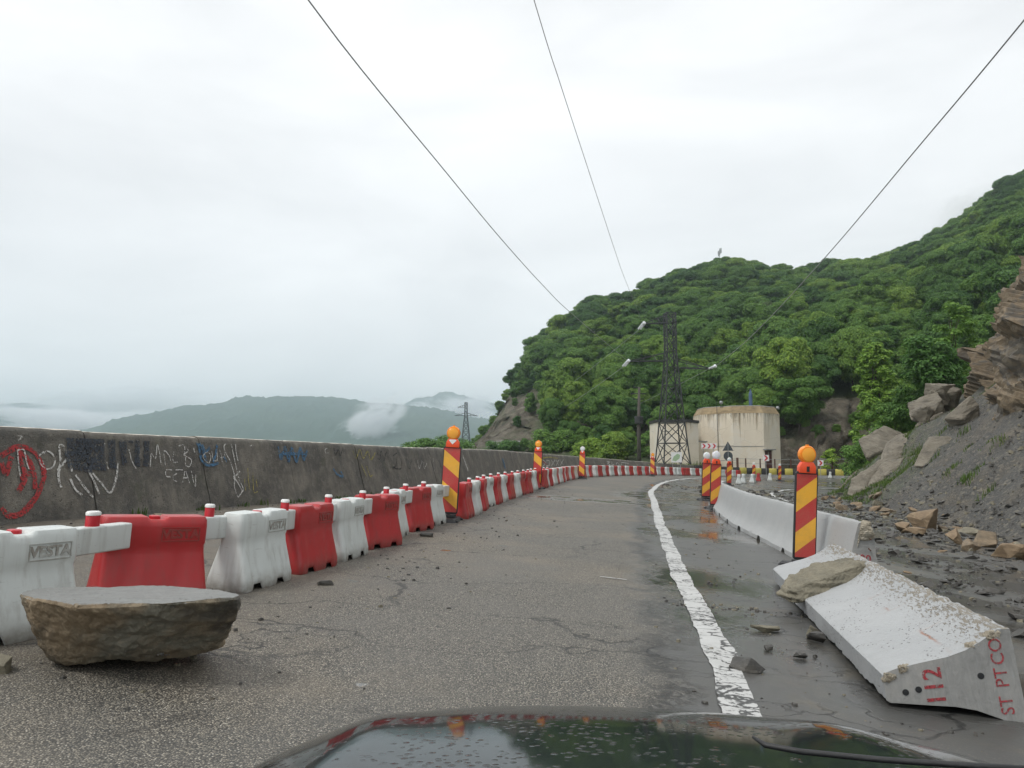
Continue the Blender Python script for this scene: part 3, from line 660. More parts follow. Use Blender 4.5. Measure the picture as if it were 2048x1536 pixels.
STROKES = [
 ('redg', 0.075, [[[19.9,0.9],[20.16,1.02],[20.34,1.02],[20.48,0.9],[20.54,0.68],[20.44,0.44],[20.28,0.26],[20.06,0.12],[19.84,0.12],[19.76,0.24]],[[20.1,0.42],[20.24,0.62],[20.22,0.8],[20.22,0.96],[20.34,0.84],[20.38,0.64],[20.36,0.42]],[[20.16,0.6],[20.38,0.68]],[[19.9,0.82],[19.94,0.66],[20.08,0.92]]]),
 ('whiteg', 0.022, [[[20.22,1.12],[20.3,1.18],[20.2,1.2]],[[20.18,0.98],[20.16,0.78],[20.16,0.62]],[[20.18,0.98],[20.28,1.0],[20.3,0.84],[20.32,0.7]],[[20.58,0.98],[20.5,0.9],[20.52,0.78],[20.6,0.72],[20.7,0.78],[20.72,0.9],[20.64,0.98],[20.56,0.94]],[[20.54,0.84],[20.56,0.76]]]),
 ('whiteg', 0.036, [[[20.76,0.46],[20.74,0.62],[20.8,0.82],[20.82,1.06],[20.9,1.04],[20.96,0.84],[20.96,0.66]],[[20.74,0.7],[20.9,0.86],[20.96,0.88]],[[20.92,0.58],[20.98,0.42],[21.08,0.34]],[[21.02,0.64],[21.18,0.4],[21.28,0.3]],[[21.24,0.8],[21.32,0.58],[21.4,0.34]],[[21.34,0.66],[21.48,0.5],[21.62,0.36],[21.76,0.52],[21.9,0.84]]]),
 ('whiteg', 0.02, [[[21.82,1.16],[21.92,1.24],[21.98,1.28]],[[21.48,0.96],[21.5,0.72]],[[22.0,1.14],[22.06,0.98]],[[22.4,1.2],[22.4,1.0],[22.36,0.9]],[[22.16,1.04],[22.2,0.84],[22.26,0.72]],[[21.66,1.08],[21.7,1.14]],[[21.66,0.84],[21.68,0.7]]]),
 ('whiteg', 0.02, [[[22.58,0.76],[22.66,0.98],[22.74,0.9],[22.86,1.14],[22.84,0.76]],[[22.94,0.78],[22.98,1.02],[23.08,0.96],[23.1,0.84]],[[23.22,1.02],[23.16,0.84],[23.28,0.84]],[[23.38,1.12],[23.52,1.14],[23.6,1.04],[23.46,0.96],[23.64,0.88],[23.56,0.76],[23.44,0.78]],[[23.54,1.14],[23.46,0.78]],[[23.76,1.1],[23.76,1.0]]]),
 ('whiteg', 0.02, [[[23.08,0.7],[22.94,0.7],[22.9,0.6],[23.02,0.58]],[[23.18,0.64],[23.06,0.58],[23.08,0.52],[23.16,0.5]],[[23.16,0.7],[23.38,0.7]],[[23.28,0.48],[23.42,0.68],[23.46,0.44]],[[23.32,0.56],[23.5,0.56]],[[23.58,0.68],[23.6,0.4],[23.68,0.62]]]),
 ('whiteg', 0.018, [[[24.12,1.04],[23.96,0.94],[24.08,0.82],[24.18,0.94],[24.12,1.04]],[[24.24,1.04],[24.22,0.88],[24.34,0.88],[24.38,1.04]],[[24.48,1.08],[24.48,0.82]],[[24.44,0.92],[24.58,0.94]],[[24.6,1.08],[24.6,0.84]]]),
 ('blueg', 0.05, [[[23.86,1.22],[23.9,1.04],[23.9,0.88],[24.06,0.78],[24.38,0.82]],[[23.92,1.2],[24.0,1.0],[24.04,0.84]],[[24.42,1.16],[24.32,0.98],[24.18,0.82]],[[24.0,1.16],[24.06,1.04],[24.22,1.12]],[[24.56,0.94],[24.64,0.84]]]),
 ('whiteg', 0.028, [[[24.86,1.24],[24.88,0.98],[24.9,0.52],[24.96,0.32],[24.82,0.22],[24.74,0.18],[24.7,0.38],[24.78,0.58],[24.74,0.84],[24.64,1.02],[24.62,1.14],[24.76,1.22],[24.86,1.2]],[[25.0,1.22],[24.98,1.04],[24.98,0.84]],[[24.72,0.52],[24.9,0.62],[25.0,0.68]],[[24.74,0.58],[24.92,0.28]]]),
 ('yellowg', 0.02, [[[25.24,0.72],[25.16,0.3]],[[25.08,0.52],[25.02,0.28]],[[25.38,0.64],[25.28,0.26],[25.42,0.26]],[[25.44,0.5],[25.42,0.34]]]),
 ('navyg', 0.3, [[[21.1,1.22],[21.02,0.7]],[[21.28,1.22],[21.2,0.66]],[[21.46,1.22],[21.38,0.7]]]),
 ('navyg', 0.13, [[[21.62,1.24],[21.56,0.7]],[[21.84,1.24],[21.76,0.72]],[[22.06,1.26],[22.02,0.76]],[[22.24,1.26],[22.22,1.12]],[[22.4,1.26],[22.28,0.74]],[[22.62,1.22],[22.48,0.76]]]),
 ('blueg', 0.06, [[[26.44,1.18],[26.42,0.9],[26.68,1.18],[26.7,0.86],[26.92,1.16],[26.98,0.86],[27.24,1.16],[27.28,0.9],[27.52,1.14]],[[26.44,1.02],[27.46,1.04]]]),
 ('blueg', 0.05, [[[28.48,0.7],[28.6,0.56],[28.82,0.52],[28.78,0.66]]]),
 ('yellowg', 0.03, [[[29.64,1.14],[29.74,0.96],[30.06,1.18],[30.14,0.96],[30.48,1.14],[30.54,0.92],[30.92,1.12]]]),
 ('yellowg', 0.03, [[[29.94,0.8],[30.08,0.5]],[[30.22,0.76],[30.28,0.5],[30.44,0.54]]]),
 ('whiteg', 0.02, [[[28.44,1.2],[28.3,1.14],[28.3,1.06],[28.42,1.08]],[[25.44,1.16],[25.56,1.2],[25.58,1.16]]]),
 ('blackg', 0.03, [[[28.7,1.2],[28.7,1.02],[28.9,1.16],[28.9,1.0],[29.08,1.16]],[[31.02,1.16],[31.04,0.92],[31.3,1.16],[31.34,0.9],[31.64,1.14],[31.66,0.92]],[[32.04,1.04],[32.42,1.1],[32.08,0.76],[31.84,0.72],[32.42,0.68],[32.72,1.0]],[[33.06,0.96],[33.1,0.66],[33.64,0.96]]]),
 ('whiteg', 0.025, [[[34.24,0.92],[34.16,0.66],[34.76,0.9]],[[34.94,0.88],[34.78,0.64],[35.28,0.82]],[[36.02,1.06],[36.12,0.86]],[[36.48,0.96],[36.16,0.52]]]),
 ('whiteg', 0.22, [[[42.36,1.02],[42.78,0.42]]]),
 ('blueg', 0.35, [[[52.74,0.88],[52.78,0.34]]]),
 ('whiteg', 0.07, [[[63.76,0.86],[63.32,0.42],[64.04,0.46],[64.58,0.68],[64.34,0.84],[63.76,0.86]],[[65.16,0.84],[64.66,0.5],[65.44,0.46],[66.06,0.78],[65.2,0.84]],[[66.58,0.88],[67.22,0.42]],[[67.76,0.9],[66.16,0.42]],[[67.96,0.9],[68.4,0.44]],[[68.92,0.92],[67.54,0.44]],[[69.2,0.94],[69.74,0.48]],[[70.26,0.96],[68.78,0.48]]]),
 ('yellowg', 0.08, [[[64.3,0.98],[66.48,1.08],[68.74,1.02]]]),
 ('redg', 0.1, [[[63.08,0.8],[62.82,0.4]],[[64.04,0.76],[65.02,0.52]]]),
 ('whiteg', 0.08, [[[82.74,1.06],[82.52,0.64]],[[82.84,1.04],[83.38,0.96],[82.76,0.84],[83.32,0.7],[82.54,0.62]],[[84.12,1.04],[83.66,0.72],[84.44,0.7]],[[85.48,1.02],[84.8,0.66]],[[85.48,1.02],[85.8,0.66]],[[86.68,1.04],[86.44,0.64]],[[86.68,1.04],[88.44,0.92]],[[87.5,1.0],[87.36,0.62]]]),
 ('yellowg', 0.12, [[[93.28,1.04],[93.84,0.6]]])]

def stroke_mesh(strokes, w, off):
    mb = MB()
    for q in strokes:
        P = [(np.array(p, float)) for p in q]
        X, T, S = smooth_path(P, .03) if len(P) > 1 else (None, None, None)
        if X is None or len(X) < 2: continue
        vs = []
        for k in range(len(X)):
            ww = w / 2 * (1 + .35 * noise.noise(Vector((S[k] * 5, X[k][0] * 3, w * 50))))
            for sg in (-1, 1):
                s, h = X[k][0] - sg * T[k][1] * ww, X[k][1] + sg * T[k][0] * ww
                h = min(max(h, .03), 1.19); nz = .016 * fbm((s * 1.5, h * 1.5, 3)) + .008 * fbm((s * 9, h * 9, 1))
                vs.append(wall_at(s, h, nz + off))
        mb.add(vs, [(2 * k, 2 * k + 1, 2 * k + 3, 2 * k + 2) for k in range(len(X) - 1)])
    return mb
for gi, (c_, w_, q_) in enumerate(STROKES):
    mb = stroke_mesh(q_, w_, .020 + .0006 * gi)
    o = link('graffiti', mesh('graffiti', mb.v, mb.f, True, [M[c_]])); o.parent = wallo; o.matrix_parent_inverse = Wi
    o['label'] = {'redg': 'red', 'whiteg': 'white', 'blueg': 'blue', 'yellowg': 'yellow', 'blackg': 'black', 'navyg': 'dark blue'}[c_] + ' spray paint graffiti on the wall face'

# ------------------------------------------------------------------ scree slope on the right
xs = np.arange(8.5, 66, .33); ys = np.arange(-12, 66, .33)
gx, gy = np.meshgrid(xs, ys, indexing='ij'); sx_, sy_ = gx.ravel(), gy.ravel()
e = side(sx_, sy_, FX, FT)
def scree_z(x, y, e):
    up = np.where(e < 0, e * .25, 0)
    s = np.where(e > 0, .16 * np.minimum(e, .8) + .88 * np.maximum(e - .5, 0), 0)
    cap = 6.3 + .6 * np.clip((y - 34) / 8, 0, 3)
    s = np.minimum(s, cap + .30 * (s - cap))
    return g(x, y) + up + s - .02
sz = scree_z(sx_, sy_, e)
for i in range(len(sz)):
    if e[i] > -.5:
        a = min(1, (e[i] + .5) / 2)
        p = (sx_[i] * .45, sy_[i] * .45, sz[i] * .45)
        sz[i] += a * (.55 * fbm((p[0] * .5, p[1] * .5, p[2] * .3)) + .22 * fbm(p) + .07 * fbm((p[0] * 4, p[1] * 4, 2)))
fc = grid_faces(len(xs), len(ys)); keep = e[fc].max(axis=1) > -.7
sme = mesh('scree_slope', np.column_stack([sx_, sy_, sz]), fc[keep].tolist(), True, [M['scree']])
grn = np.clip(1 - np.abs(e - 1.6) / 3.2, 0, 1) * np.clip((sy_ - 33) / 8, 0, 1) + np.clip((e - 2) / 8, 0, .55) * np.clip((sy_ - 38) / 8, 0, 1)
a_ = sme.attributes.new('green', 'FLOAT', 'POINT'); a_.data.foreach_set('value', np.clip(grn, 0, 1).astype(np.float32))
scree = tag(link('scree_slope', sme), kind='structure')
SG = sz.reshape(len(xs), len(ys))
def slope_z(x, y):
    i = min(max((x - xs0) / .33, 0), SG.shape[0] - 2); j = min(max((y - ys0) / .33, 0), SG.shape[1] - 2)
    a, b = int(i), int(j); u, v = i - a, j - b
    return SG[a, b] * (1 - u) * (1 - v) + SG[a + 1, b] * u * (1 - v) + SG[a, b + 1] * (1 - u) * v + SG[a + 1, b + 1] * u * v
xs0, ys0 = 8.5, -12.

# blocky rock: piecewise planar displacement from random cells
def facets(P, size, amp, tilt, seed, squash=(1, 1, 1)):
    q = np.floor(P / size).astype(int); best = np.full(len(P), 1e9); val = np.zeros(len(P))
    def h(a, b, c, k):
        n = (a * 73856093) ^ (b * 19349663) ^ (c * 83492791) ^ (k * 2654435 + seed * 97)
        n = (n ^ (n >> 13)) * 1274126177; return ((n ^ (n >> 16)) & 0xffff) / 65535.
    for dx in (-1, 0, 1):
        for dy in (-1, 0, 1):
            for dz in (-1, 0, 1):
                c = q + np.array([dx, dy, dz]); a, b, d = c[:, 0], c[:, 1], c[:, 2]
                f = (c + np.column_stack([h(a, b, d, k) for k in (1, 2, 3)])) * size
                r = P - f; dist = (r * r * np.array(squash)).sum(axis=1)
                v = amp * (h(a, b, d, 4) - .5) + tilt * ((h(a, b, d, 5) - .5) * r[:, 0] + (h(a, b, d, 6) - .5) * r[:, 1] + (h(a, b, d, 7) - .5) * r[:, 2])
                m = dist < best; best[m] = dist[m]; val[m] = v[m]
    return val

def rock_cliff():
    base = [(28.7, 49.0, 7.2), (27.3, 46.0, 6.8), (25.4, 42.5, 6.2), (23.6, 39.0, 5.2), (21.9, 35.5, 4.1), (20.7, 32.0, 3.3), (20.0, 28.5, 2.9), (19.4, 24.0, 2.9), (19.2, 18.0, 3.2)]
    tops = [1.0, 3.2, 6.0, 7.6, 8.6, 7.4, 6.2, 5.5, 5]
    X, T, S = smooth_path(base, .14); q_ = np.linspace(0, 1, len(X)); k_ = np.linspace(0, 1, len(base))
    zb = np.interp(q_, k_, [b[2] for b in base]); ht = np.interp(q_, k_, tops)
    nv = 84; P = []; N = []
    for k in range(len(X)):
        n = np.array([T[k][1], -T[k][0], 0.])         # towards the road
        for j in range(nv):
            t = j / (nv - 1); up_ = min(t / .86, 1)
            back = 2.6 * up_ ** 1.4 + (12 * ((t - .86) / .14) ** 1.5 if t > .86 else 0)
            P.append(np.array([X[k][0], X[k][1], zb[k] - 1.8 + (ht[k] + 1.8) * up_ + (1.2 * (t - .86) / .14 if t > .86 else 0)]) - n * back); N.append(n * .9 + np.array([0, 0, .35]))
    P = np.array(P); N = np.array(N)
    c, s_ = math.cos(.6), math.sin(.6); Q = (P + np.array([0, 0, 0])) @ np.array([[1, 0, 0], [0, c, -s_], [0, s_, c]]).T        # dipping beds
    d = facets(Q, 3.6, 1.5, .9, 5, (1, .8, 1)) + facets(Q + 3.1, 1.6, .5, .8, 9) + facets(Q, .6, .14, .5, 11)
    P = P + N * d[:, None]
    for i in range(len(P)): P[i] += N[i] * (.30 * fbm(P[i] * .9) + .09 * fbm(P[i] * 4))
    o = link('rock_cliff', mesh('rock_cliff', P, grid_faces(len(X), nv).tolist(), False, [M['cliff']]))
    tag(o, 'fractured brown rock cliff above the grey scree slope', 'cliff'); return o
rock_cliff()

def hull_rock(name, pts, mat, seed, cuts=3, rough=.03, fac=.06, mw=None, parent=None, bevel=.02, flat_top=0.):
    bm = bmesh.new()
    for p in pts: bm.verts.new(p)
    r = bmesh.ops.convex_hull(bm, input=bm.verts)
    bmesh.ops.delete(bm, geom=[v for v in bm.verts if not v.link_faces], context='VERTS')
    bmesh.ops.dissolve_limit(bm, angle_limit=R(6), verts=bm.verts, edges=bm.edges)
    if bevel: bmesh.ops.bevel(bm, geom=bm.edges[:], offset=bevel, segments=1, affect='EDGES')
    bmesh.ops.triangulate(bm, faces=bm.faces)
    size = max(max(v.co[i] for v in bm.verts) - min(v.co[i] for v in bm.verts) for i in range(3))
    for _ in range(cuts):
        lim = size / (5 * (1.8 ** _))
        es = [e_ for e_ in bm.edges if e_.calc_length() > lim]
        bmesh.ops.subdivide_edges(bm, edges=es, cuts=1); bmesh.ops.triangulate(bm, faces=bm.faces)
    bm.normal_update()
    for v in bm.verts:
        s_ = 1.6 / size
        q = v.co * s_
        v.co += v.normal * (1 - flat_top * max(0, v.normal.z) ** 2) * (rough * .8 * fbm((q.x * 2 + seed, q.y * 2, q.z * 3), 5) + rough * .5 * noise.noise(Vector((q.x * 2 + q.z * 1.5, seed, q.z * 16 + q.x * 3))) + rough * .35 * fbm((q.x * 14, q.y * 14 + seed, q.z * 14), 3))
    me = bpy.data.meshes.new(name); bm.to_mesh(me); bm.free(); me.materials.append(mat)
    autosmooth(me, 22)
    return link(name, me, parent, mw)

def rnd_pts(r, sx, sy, sz, n=14, flat=.5):
    out = []
    for _ in range(n):
        v = Vector((r.uniform(-1, 1), r.uniform(-1, 1), r.uniform(-1, 1)))
        m = max(abs(v.x), abs(v.y), abs(v.z)); v = v / m * r.uniform(.82, 1)
        out.append((v.x * sx / 2, v.y * sy / 2, v.z * sz / 2))
    return out

def slope_rock(label, x, y, dims, rot, seed, mat, cat='boulder', sink=.3, fac=.18, cuts=4):
    r = random.Random(seed)
    o = hull_rock('rock_outcrop' if cat == 'outcrop' else 'boulder', rnd_pts(r, *dims, 16), mat, seed, cuts, .05 * max(dims) * .5, fac, bevel=.04 * max(dims) * .5)
    o.location = (x, y, slope_z(x, y) + dims[2] * (.5 - sink)); o.rotation_euler = rot
    return tag(o, label, cat)

# ------------------------------------------------------------------ forested hill behind the bend
# azimuth (photo column) : profile knots (distance, height)
PROF = {
 800: [(75, -9), (100, -7), (120, -6), (140, -4), (260, -8)],
 930: [(70, -6), (100, -1), (118, 3.0), (150, 0.8), (260, -8)],
 965: [(70, -4), (100, 0.6), (118, 3.4), (155, 6.0), (260, -5)],
 985: [(70, -3), (100, 1.2), (118, 3.6), (160, 9.5), (270, -2)],
 1000: [(70, -2.5), (100, 1.4), (118, 3.7), (170, 13.5), (280, 1)],
 1030: [(70, -2), (100, 1.6), (117, 3.7), (175, 18.0), (290, 7.5)],
 1080: [(70, -1), (100, 1.8), (116, 3.4), (185, 25.0), (300, 16.5)],
 1150: [(74, 0), (100, 1.7), (114, 3.0), (200, 33.0), (310, 27)],
 1190: [(78, 0.4), (98, 1.6), (112, 2.6), (207, 37.5), (320, 30)],
 1260: [(84, 0.9), (98, 1.5), (110, 2.4), (215, 39.6), (330, 34)],
 1300: [(88, 1.1), (98, 1.4), (109, 2.2), (222, 44.6), (330, 40)],
 1400: [(90, 0.5), (98, 0.6), (108, 1.6), (235, 53.1), (340, 49)],
 1450: [(91, 0.25), (98, 0.3), (107, 1.2), (240, 55.6), (350, 51.5)],
 1540: [(92, 0.1), (98, 0.1), (102, 3.6), (245, 55.1), (350, 51)],
 1630: [(92, -0.2), (97, -0.1), (101, 5.0), (250, 54.6), (360, 51)],
 1700: [(90, -0.3), (96, -0.1), (100, 5.0), (260, 60.1), (370, 58)],
 1760: [(86, -0.3), (94, 0.2), (99, 5.0), (265, 62.6), (380, 63)],
 1850: [(76, -0.5), (88, 1.5), (98, 6.0), (275, 68.6), (390, 70)],
 1950: [(70, 0), (84, 3.5), (96, 10), (285, 80.6), (400, 85)],
 2048: [(66, 2), (80, 6), (95, 14), (295, 97.6), (410, 106)],
 2300: [(60, 6), (76, 12), (95, 20), (300, 120.6), (410, 131)],
 2800: [(60, 8), (76, 14), (95, 22), (300, 131), (410, 141)]}
UK = sorted(PROF); KD = np.array([[k[0] for k in PROF[u]] for u in UK], float); KZ = np.array([[k[1] for k in PROF[u]] for u in UK], float)
def hill(u, w_):
    """u photo column, w_ 0..4 along the profile"""
    d = np.array([np.interp(u, UK, KD[:, k]) for k in range(5)]); z = np.array([np.interp(u, UK, KZ[:, k]) for k in range(5)])
    dd = np.interp(w_, range(5), d); z0 = np.interp(w_, range(5), z)
    if w_ > 2 and w_ <= 3:
        t = w_ - 2; z0 += (z[3] - z[2]) * .10 * math.sin(math.pi * t)        # slightly convex
    x = (u - 1024) / 1598. * dd
    am = min(1, max(0, (w_ - 1.2))) if w_ < 3 else 1
    z0 += am * (3.2 * fbm((x * .022, dd * .022, 3), 3) + 1.2 * fbm((x * .08, dd * .08, 7), 3))
    return x, dd, z0
us = np.arange(790, 2800, 7.); ws = np.concatenate([np.linspace(0, 2, 16), np.linspace(2.03, 3, 60), np.linspace(3.06, 4, 10)])
hv = []; rk = []
def rocky(u, w_):
    r = 0.
    if u < 1095: r = max(r, min(1, (1095 - u) / 40.) * (1 if 1.9 < w_ < 2.6 else (.85 if 2.6 <= w_ < 3.1 and u < 1035 else 0)))
    r = max(r, max(0, 1 - abs(u - (1172 + 45 * (w_ - 2))) / 34.) * (1.6 if 1.9 < w_ < 2.42 else 0))
    r = max(r, max(0, 1 - abs(u - (1075 + 160 * (w_ - 2.2))) / 26.) * (1.2 if 2.05 < w_ < 2.55 else 0))
    if 1535 < u < 1760 and .95 < w_ < 2.05: r = max(r, 1.)
    if 1270 < u < 1330 and 1.5 < w_ < 2.1: r = max(r, .8)
    if 900 < u < 1130 and 1.3 < w_ < 2.0: r = max(r, .5)
    return min(1, r)
for u in us:
    for w_ in ws:
        hv.append(hill(u, w_)); rk.append(rocky(u, w_))
hv = np.array(hv); rk = np.array(rk)
hv[:, 1] -= rk * facets(hv * np.array([1, 1, .6]), 4.0, 2.4, .5, 3); hv[:, 2] += rk * facets(hv + 11, 2.5, .8, .4, 4)
hme = mesh('hillside', hv, grid_faces(len(us), len(ws)).tolist(), True, [M['hill']])
a_ = hme.attributes.new('rock', 'FLOAT', 'POINT'); a_.data.foreach_set('value', rk.astype(np.float32))
tag(link('hillside', hme), kind='structure')

# distant wooded ridges
def ridge(name, pts, d, foot_z, lump, seed, depth=500., nv=46, du=5.):
    """pts: (x, z) crest line at distance d"""
    P = np.array(pts, float); X = np.arange(P[0, 0], P[-1, 0], du); Z = np.interp(X, P[:, 0], P[:, 1]); V = []
    for x, z in zip(X, Z):
        for j in range(nv):
            t = j / (nv - 1)
            yy = d - depth * (1 - t) if t < .9 else d + (t - .9) * 3000
            hh = foot_z + (z - foot_z) * (math.sin(min(t / .9, 1) * math.pi / 2) ** .9) if t < .9 else z - (t - .9) * 600
            sp = (x * d / yy if False else x, yy)
            hh += lump * 1.9 * fbm((x * .006, yy * .006, seed), 3) * min(1, (1 - t) * 3)
            V.append((sp[0] + 2 * noise.noise(Vector((x, yy, 1))), sp[1], hh + lump * abs(noise.noise(Vector((x * .085, yy * .045, seed)))) * 1.1 + lump * .6 * noise.noise(Vector((x * .23, yy * .12, seed + 4)))))
    me = mesh(name, V, grid_faces(len(X), nv).tolist(), True, [M['farwood']])
    return tag(link(name, me), kind='structure')
ridge('far_hill', [(-1575.0, -0.8), (-1350.0, 29.2), (-1080.0, 53.2), (-924.0, 77.2), (-820.5, 113.2), (-715.5, 138.8), (-610.5, 155.2), (-505.5, 161.2), (-426.0, 155.2), (-346.5, 144.8), (-228.0, 135.8), (-162.0, 125.2), (-84.0, 105.8), (0.0, 86.2), (135.0, 59.2), (300.0, 29.2)], 2100, -14, 8.0, 2, 820, 64, 5.0)
ridge('distant_ridge', [(-763.0, 65.3), (-523.2, 130.7), (-327.0, 209.1), (-267.1, 223.3), (-211.5, 237.5), (-163.5, 226.6), (-113.4, 213.5), (-24.0, 192.8), (163.5, 130.7), (436.0, 65.3)], 2834, -10, 9.0, 5, 700, 34, 9.0)
ridge('distant_ridge_west', [(-2725.0, 65.3), (-2398.0, 108.9), (-1994.7, 150.3), (-1831.2, 163.4), (-1722.2, 191.7), (-1642.6, 203.7), (-1534.7, 184.1), (-1390.8, 140.5), (-1264.4, 108.9), (-1090.0, 65.3), (-872.0, 21.7)], 2834, -10, 9.0, 8, 700, 34, 9.0)
ridge('distant_ridge_south', [(-2200.0, 200.0), (-1700.0, 160.0), (-1360.0, 118.0), (-1220.0, 112.0), (-1120.0, 70.0), (-1000.0, 30.0)], 2050, -10, 8.0, 12, 500, 30, 9.0)

# ------------------------------------------------------------------ air
def volbox(name, lo, hi, dens, colr, aniso, label=None):
    mb = MB().box(lo, hi); t = NT(name + '_air')
    v = t.n('VolumePrincipled', {'Color': (*colr, 1), 'Density': dens, 'Anisotropy': aniso}); t.t.links.new(v.outputs[0], t.out.inputs['Volume'])
    o = mb.build(name, t.m); return tag(o, kind='stuff')
volbox('haze', (-3050, -900, -17), (3050, 3250, 256), .00050, (.82, .94, 1.0), .84)
def mist(name, c, dims, rot, dens, seed, sc_=2.2):
    bm = bmesh.new(); bmesh.ops.create_icosphere(bm, subdivisions=3, radius=1.0); me = bpy.data.meshes.new(name); bm.to_mesh(me); bm.free()
    t = NT(name + '_vapour'); v = t.co()
    r = t.n('VectorMath', {0: v}, operation='LENGTH').outputs['Value']
    n = t.noise(t.map(v, (1, 1, 1), loc=(seed, seed * .7, 0)), sc_, 4, .6, .5)
    f = t.math('SUBTRACT', t.math('MULTIPLY', n, 2.1), t.math('MULTIPLY_ADD', r, 1.15, .25), clamp=True)
    k = t.math('MULTIPLY', f, dens)
    vp = t.n('VolumePrincipled', {'Color': (.97, .98, 1, 1), 'Density': k, 'Anisotropy': .3}); t.t.links.new(vp.outputs[0], t.out.inputs['Volume'])
    me.materials.append(t.m); o = link(name, me); o.location = c; o.scale = dims; o.rotation_euler = rot
    return tag(o, kind='stuff')
mist('mist_on_far_hill', (-258, 1470, 76), (95, 60, 48), (0, -.55, 0), .16, 3)
mist('mist_by_pylon', (-140, 2250, 124), (190, 90, 84), (0, .1, 0), .22, 5)
mist('mist_west', (-1060, 1900, 92), (300, 110, 58), (0, .08, 0), .20, 8)
mist('mist_on_hill_notch', (97, 232, 54), (17, 8, 10), (0, .5, 0), .10, 21)
mist('mist_on_hill_top', (146, 250, 83), (24, 9, 9), (0, -.6, 0), .09, 24)
mist('mist_west_high', (-1180, 2350, 178), (360, 140, 52), (0, -.05, 0), .06, 11)

# ------------------------------------------------------------------ trees
def leaf_cloud(r, centers, leaf, per, shell=.45, up=.75):
    """leaf-sized faces spread over clumps; centers: (pos, radius)"""
    q = np.random.default_rng(r.randrange(1 << 30)); Vs = []
    for c, rad in centers:
        n = max(8, int(per * rad * rad))
        d = q.normal(size=(n, 3)); d /= np.linalg.norm(d, axis=1)[:, None] + 1e-9
        fl = (d[:, 2] < -.55) & (q.random(n) < .6); d[fl, 2] *= -1
        p = np.array(c[:]) + d * np.array([1, 1, .55]) * (rad * (shell + (1.28 - shell) * q.random(n) ** .9))[:, None]
        nn = d + np.column_stack([q.uniform(-.6, .6, n), q.uniform(-.6, .6, n), q.uniform(-.3, .7, n) + up]); nn /= np.linalg.norm(nn, axis=1)[:, None]
        a = np.cross(nn, q.uniform(-1, 1, (n, 3))); a /= np.linalg.norm(a, axis=1)[:, None] + 1e-9; b = np.cross(nn, a)
        s_ = (leaf * q.uniform(.6, 1.35, n))[:, None]
        Vs.append(np.stack([p - a * s_, p + b * s_ * .55 + nn * s_ * .15, p + a * s_, p - b * s_ * .55 + nn * s_ * .12], axis=1).reshape(-1, 3))
    V = np.concatenate(Vs); return V.tolist(), np.arange(len(V)).reshape(-1, 4).tolist()

def crown_clumps(r, H, W, n, z0=.30, pointy=1.0, rr=(.07, .23)):
    out = []
    for i in range(n):
        t = (i + .5) / n; z = z0 + (1 - z0) * (t ** .8) * .93
        prof = math.sin(math.pi * min(1, max(.06, (z - z0 * .75) / (1.12 - z0 * .75)))) ** .7
        if pointy < 1: prof *= max(.12, 1 - (z - z0) / (1 - z0) * (1 - pointy))
        a = i * 2.39996 + r.uniform(-.5, .5); q = W / 2 * prof * (r.uniform(.30, 1.08))
        out.append((Vector((math.cos(a) * q, math.sin(a) * q, z * H)), W * r.uniform(*rr) * (.6 + .4 * prof)))
    return out

def trunk_mb(r, H, rad, clumps, nb=7):
    mb = MB(); pts = [(0, 0, -.6)]; x = y = 0
    for k in range(1, 8):
        x += r.uniform(-.02, .02) * H; y += r.uniform(-.02, .02) * H; pts.append((x, y, H * .88 * k / 7))
    mb.tube(pts, rad, 7, 0, [1.25, 1, .86, .72, .58, .44, .3, .12])
    for c, rr_ in r.sample(clumps, min(nb, len(clumps))):
        k = max(1, min(6, int(c.z / H * 7 * .75))); p = Vector(pts[k]); m = p.lerp(c, .5) + Vector((0, 0, .03 * H))
        mb.tube([p, m, c], rad * .45, 5, 0, [1, .7, .25])
    return mb

def tree_mesh(name, seed, H, W, n, leaf, per, mat, **kw):
    r = random.Random(seed); cl = crown_clumps(r, H, W, n, **kw); mb = trunk_mb(r, H, H * .018, cl)
    nt = len(mb.f); V, F = leaf_cloud(r, cl, leaf, per); mb.add(V, F, 1)
    return mesh(name, mb.v, mb.f, False, [M['bark'], mat], mb.i)

TREES = [tree_mesh('forest_tree', 20 + k, 8.0, [6.6, 7.4, 6.0, 7.0, 5.2, 6.8][k], [64, 72, 56, 66, 52, 70][k], .165, [1150, 1100, 1200, 1150, 1350, 1150][k], M['leaf'], z0=.22, pointy=[1, 1, .8, 1, .55, .9][k]) for k in range(6)]
PALE = tree_mesh('forest_tree', 41, 8.0, 6.6, 60, .165, 1050, M['leaf_pale'], z0=.25)
FRESH = tree_mesh('forest_tree', 42, 8.0, 6.8, 66, .165, 1100, M['leaf_fresh'], z0=.15)

